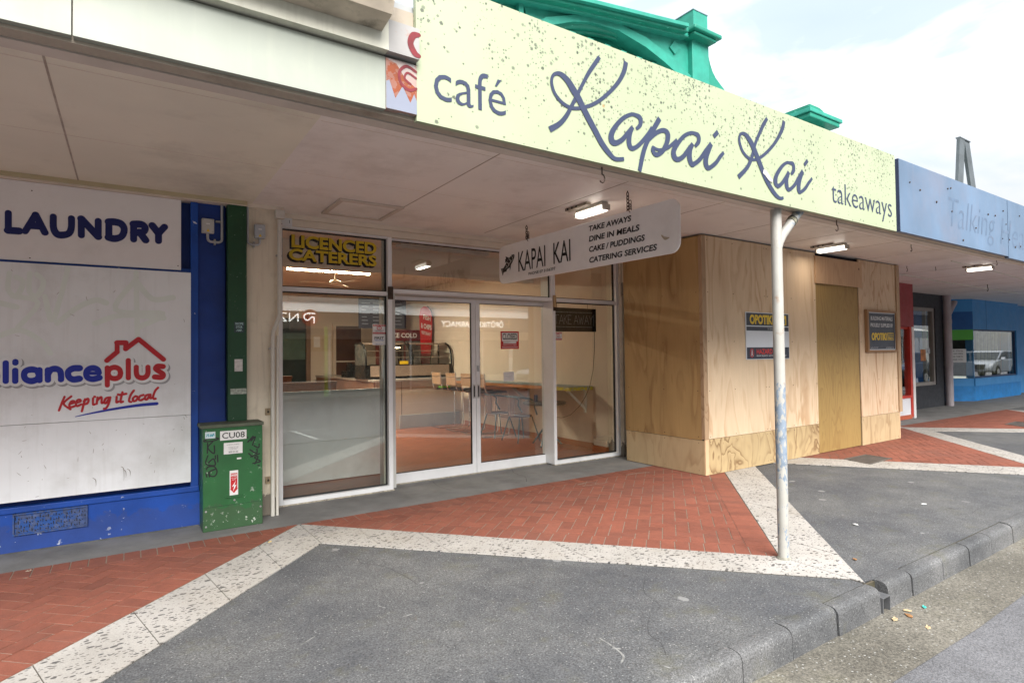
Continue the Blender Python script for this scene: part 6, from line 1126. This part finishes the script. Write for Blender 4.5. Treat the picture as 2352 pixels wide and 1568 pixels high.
def glyph_dots():
    G = {'T': [[(0, 1), (.8, 1)], [(.4, 1), (.4, 0)]], 'A': [[(0, 0), (.45, 1)], [(.45, 1), (.9, 0)], [(.2, .35), (.7, .35)]], 'K': [[(0, 0), (0, 1)], [(0, .45), (.6, 1)], [(.2, .6), (.65, 0)]], 'E': [[(.6, 0), (0, 0)], [(0, 0), (0, 1)], [(0, 1), (.6, 1)], [(0, .5), (.5, .5)]], 'W': [[(0, 1), (.3, 0)], [(.3, 0), (.55, .8)], [(.55, .8), (.8, 0)], [(.8, 0), (1.1, 1)]], 'Y': [[(0, 1), (.4, .5)], [(.8, 1), (.4, .5)], [(.4, .5), (.4, 0)]], ' ': []}
    x = 0; out = []
    for ch in 'TAKE AWAY':
        for a, b in G[ch]:
            n = max(2, int(math.dist(a, b)*11))
            out += [(x+a[0]+(b[0]-a[0])*i/n, a[1]+(b[1]-a[1])*i/n) for i in range(n+1)]
        x += {'W': 1.25, ' ': .4, 'A': 1.0, 'E': .8, 'K': .85}.get(ch, .95)
    return [(u/x, v) for u, v in out]
m_ = MB(); pts = [(5.245+u*.76, 2.06+v*.13) for u, v in glyph_dots()]
pts += [(5.24+i*.0105, z) for i in range(71) for z in (2.015, 2.235)]+[(5.215 if s else 6.01, 2.04+i*.0105) for i in range(17) for s in (0, 1)]
for x, z in pts:
    m_.add([(x+0.0042*math.cos(k*1.2566), 6.774, z+.0042*math.sin(k*1.2566)) for k in range(5)], [(0, 1, 2, 3, 4)])
stuff(m_.build('led_dots', M('grey_led', (.55, .55, .55), .3), tk))
MB().tube([(5.3, 6.79, 2.30), (5.3, 6.79, 2.37)], .003, 5).tube([(5.9, 6.79, 2.30), (5.9, 6.79, 2.37)], .003, 5).build('hanger', rubber, tk)
pipe('cable', [(6.05, 6.80, 2.05), (6.06, 6.82, 1.7), (6.05, 6.85, 1.35), (6.02, 6.9, 1.1), (5.98, 6.95, .95), (5.9, 7.0, .80), (5.75, 7.05, .66), (5.6, 7.1, .62), (5.4, 7.1, .66), (5.3, 7.1, .7)], .004, rubber, 'thin black cable drooping from the takeaway board inside the right window', 'cable')

# ------------------------------------------------------------------ across the street (seen mirrored in the glass)
def opp_building(name, label, x0, x1, wallc, fasc, h, win=True):
    t = thing(name, label, 'shop', ((x0+x1)/2, -15, -.1))
    B('wall', wallc, t, (x0, x1, -15.3, -15, -.1, .5), (x0, x1, -15.3, -15, 2.5, h)); B('window', M('dim_shop_window', (.10, .09, .08), .2, .5, 1.2), t, (x0+.1, x1-.1, -15.2, -15.1, .5, 2.5))
    B('verandah_soffit', M('opposite_soffit', (.55, .5, .44), .7), t, (x0, x1, -15, -11.9, 3.0, 3.06)); B('fascia', fasc, t, (x0, x1, -11.9, -11.86, 2.83, 3.55))
    rm = MB(); n = int((x1-x0)/.15)
    for i in range(n):
        a = x0+i*(x1-x0)/n; b = a+(x1-x0)/n
        rm.add([(a, -11.9, 3.56), ((a+b)/2, -11.9, 3.585), (b, -11.9, 3.56), (b, -15, 4.25), ((a+b)/2, -15, 4.275), (a, -15, 4.25)], [(0, 1, 4, 5), (1, 2, 3, 4)])
    rm.build('verandah_roof', M('white_corrugated', (.62, .61, .57), .5), t)
    for x in [x0+.3+i*4 for i in range(int((x1-x0)/4)+1)]: MB().tube([(x, -12.1, -.1), (x, -12.1, 3.0)], .05, 8).build('post', white, t)
    return t
wO = M('opposite_render', (.74, .70, .63), .8, .15)
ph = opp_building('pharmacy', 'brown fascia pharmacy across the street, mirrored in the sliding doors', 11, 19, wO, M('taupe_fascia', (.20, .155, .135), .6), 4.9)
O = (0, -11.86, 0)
m_ = MB(); text(m_, 'ŌPŌTIKI PHARMACY', O, (-16.45, 3.05, -12.85, 3.42), frame=OP, off=.01); m_.build('lettering', M_emit('added_glow_letters', (1, .98, .94), 1.0), ph)  # glow added to the letters to brighten their mirror image in the glass
m_ = MB(); rect(m_, O, (-17.02, 3.20, -16.6, 3.28), OP, .01); rect(m_, O, (-16.85, 3.02, -16.77, 3.46), OP, .012); m_.build('cross_emblem', M('cross_gold', (.7, .5, .25), .4), ph)
nz_ = opp_building('insurance_office', 'cream office across the street with a round orange emblem, mirrored in the left window', 3, 10.9, wO, M('beige_fascia', (.36, .28, .21), .6), 4.6)
m_ = MB(); m_.add([(6.42+.36*math.cos(k*.2618), -11.85, 3.30+.36*math.sin(k*.2618)) for k in range(24)], [tuple(range(24))]); m_.build('emblem', M('orange_disc', (.75, .16, .08), .5), nz_)
m_ = MB(); text(m_, 'NZI', O, (-5.95, 3.12, -5.0, 3.48), frame=OP, off=.012, bold=-.01); stroke(m_, O, [[(-6.62, 3.48, .05), (-6.35, 3.48, .05), (-6.18, 3.40, .05), (-6.20, 3.24, .05), (-6.34, 3.20, .05), (-6.48, 3.32, .05), (-6.58, 3.30, .05), (-6.58, 3.08, .05)]], OP, .014, step=.0003); m_.build('lettering', M_emit('added_glow_letters', (1, .98, .94), 1.0), nz_)  # same added glow on this lettering, for its reflection
opp_building('corner_store', 'plain store across the street left of the cream office', -12, 2.9, wO, M('white_fascia_opposite', (.6, .6, .58), .6), 4.4)
opp_building('hardware_store', 'plain pale store across the street right of the pharmacy', 19.1, 70, wO, M('grey_fascia_opposite', (.3, .32, .33), .6), 5.0)
struct(MB().box(-60, 120, -15.2, -11, -.3, -.02).build('far_footpath', concrete, loc=(0, 0, 0)))
lp_ = thing('lime_post', 'lime green painted post across the street', 'post', (6.9, -11.2, -.02)); MB().tube([(6.9, -11.2, -.02), (6.9, -11.2, 2.9)], .07, 12).build('shaft', M('lime_paint', (.30, .62, .08), .5), lp_, smooth=True); MB().tube([(6.9, -11.2, -.02), (6.9, -11.2, .25)], .10, 12).build('base', M('lime_paint', (.3, .62, .08)), lp_, smooth=True)
for i, (x, zt) in enumerate(((2.5, 9.5), (11.3, 8), (22, 10))):
    pass
def car(x, y, label, paint, flip=1, z=-.16):
    """hatchback SUV along the kerb; nose towards -x when flip=1"""
    t = thing('parked_car', label, 'car', (x, y, z), 'cars parked along the street')
    def Q(p): return (x+flip*p[0], z+p[1])
    W_ = .9
    body = [(-2.25, .42), (-2.28, .62), (-2.18, .86), (-1.95, .98), (-1.0, 1.10), (-.85, 1.12), (1.9, 1.14), (2.15, 1.0), (2.22, .62), (2.15, .38), (1.75, .34), (1.68, .55), (1.48, .72), (1.2, .72), (1.0, .55), (.93, .34), (-.93, .32), (-1.0, .55), (-1.2, .72), (-1.48, .72), (-1.68, .55), (-1.75, .36)]
    MB().prism([Q(p) for p in body], 'y', y-W_, y+W_).build('body', paint, t, bev=.07, seg=3)
    roof = [(-1.0, 1.10), (-.30, 1.58), (.1, 1.66), (1.5, 1.64), (2.0, 1.14)]
    MB().prism([Q(p) for p in roof], 'y', y-W_+.12, y+W_-.12).build('cabin', paint, t, bev=.06, seg=3)
    gm_ = M('car_glass', (.02, .025, .03), .06)
    for s in (-1, 1):
        yy = y+s*(W_-.115); MB().prism([Q(p) for p in [(-.80, 1.14), (-.25, 1.52), (.40, 1.58), (.40, 1.14)]], 'y', yy, yy+s*.01).build('side_window', gm_, t); MB().prism([Q(p) for p in [(.48, 1.14), (.48, 1.58), (1.42, 1.56), (1.72, 1.16)]], 'y', yy, yy+s*.01).build('side_window', gm_, t)
        MB().prism([Q(p) for p in [(-2.27, .72), (-2.20, .86), (-1.75, .97), (-1.80, .80)]], 'y', y+s*(W_-.16), y+s*(W_+.012)).build('headlight', M('headlight_lens', (.55, .57, .6), .1), t, bev=.02)
        MB().prism([Q(p) for p in [(2.24, .8), (2.2, 1.0), (2.0, 1.08), (2.0, .8)]], 'y', y+s*(W_-.2), y+s*(W_+.01)).build('tail_light', red, t)
        for wx in (-1.34, 1.34):
            cx, cz = Q((wx, .34)); w = MB()
            def ringpts(r, yy): return [(cx+r*math.cos(k*.2618), yy, cz+r*math.sin(k*.2618)) for k in range(24)]
            y0, y1 = y+s*(W_-.24), y+s*(W_+.005)
            w.add(ringpts(.34, y0)+ringpts(.34, y1), [tuple(range(24)), tuple(range(24, 48))]+[(k, (k+1) % 24, 24+(k+1) % 24, 24+k) for k in range(24)]); wo = w.build('wheel', rubber, t)
            h = MB(); h.add(ringpts(.23, y1+s*.006), [tuple(range(24))]); h.build('rim', chrome, wo)
        MB().prism([Q(p) for p in [(-.75, 1.13), (-.62, 1.26), (-.5, 1.26), (-.5, 1.13)]], 'y', y+s*(W_-.05), y+s*(W_+.15)).build('mirror', paint, t, bev=.02)
    MB().prism([Q(p) for p in [(-1.03, 1.13), (-.34, 1.575), (-.31, 1.56), (-1.0, 1.11)]], 'y', y-W_+.2, y+W_-.2).build('windscreen', gm_, t)
    MB().prism([Q(p) for p in [(-2.30, .52), (-2.30, .80), (-2.2, .84), (-2.2, .52)]], 'y', y-.5, y+.5).build('grille', rubber, t, bev=.02)
    return t
car(18.5, -9.8, 'white hatchback SUV parked across the street, mirrored in the right sliding door', M('white_car_paint', (.72, .74, .77), .2, .01))
car(33, .2, 'dark blue SUV parked on this side, mirrored in the charcoal shop window', M('dark_blue_car_paint', (.02, .04, .09), .15, .01))
car(46, .2, 'silver SUV parked on this side, mirrored in the blue shop window', M('silver_car_paint', (.4, .42, .45), .2, .01, metal=.3))
car(56, .2, 'white SUV parked furthest along this side of the street', M('white_car_paint', (.72, .74, .77)))
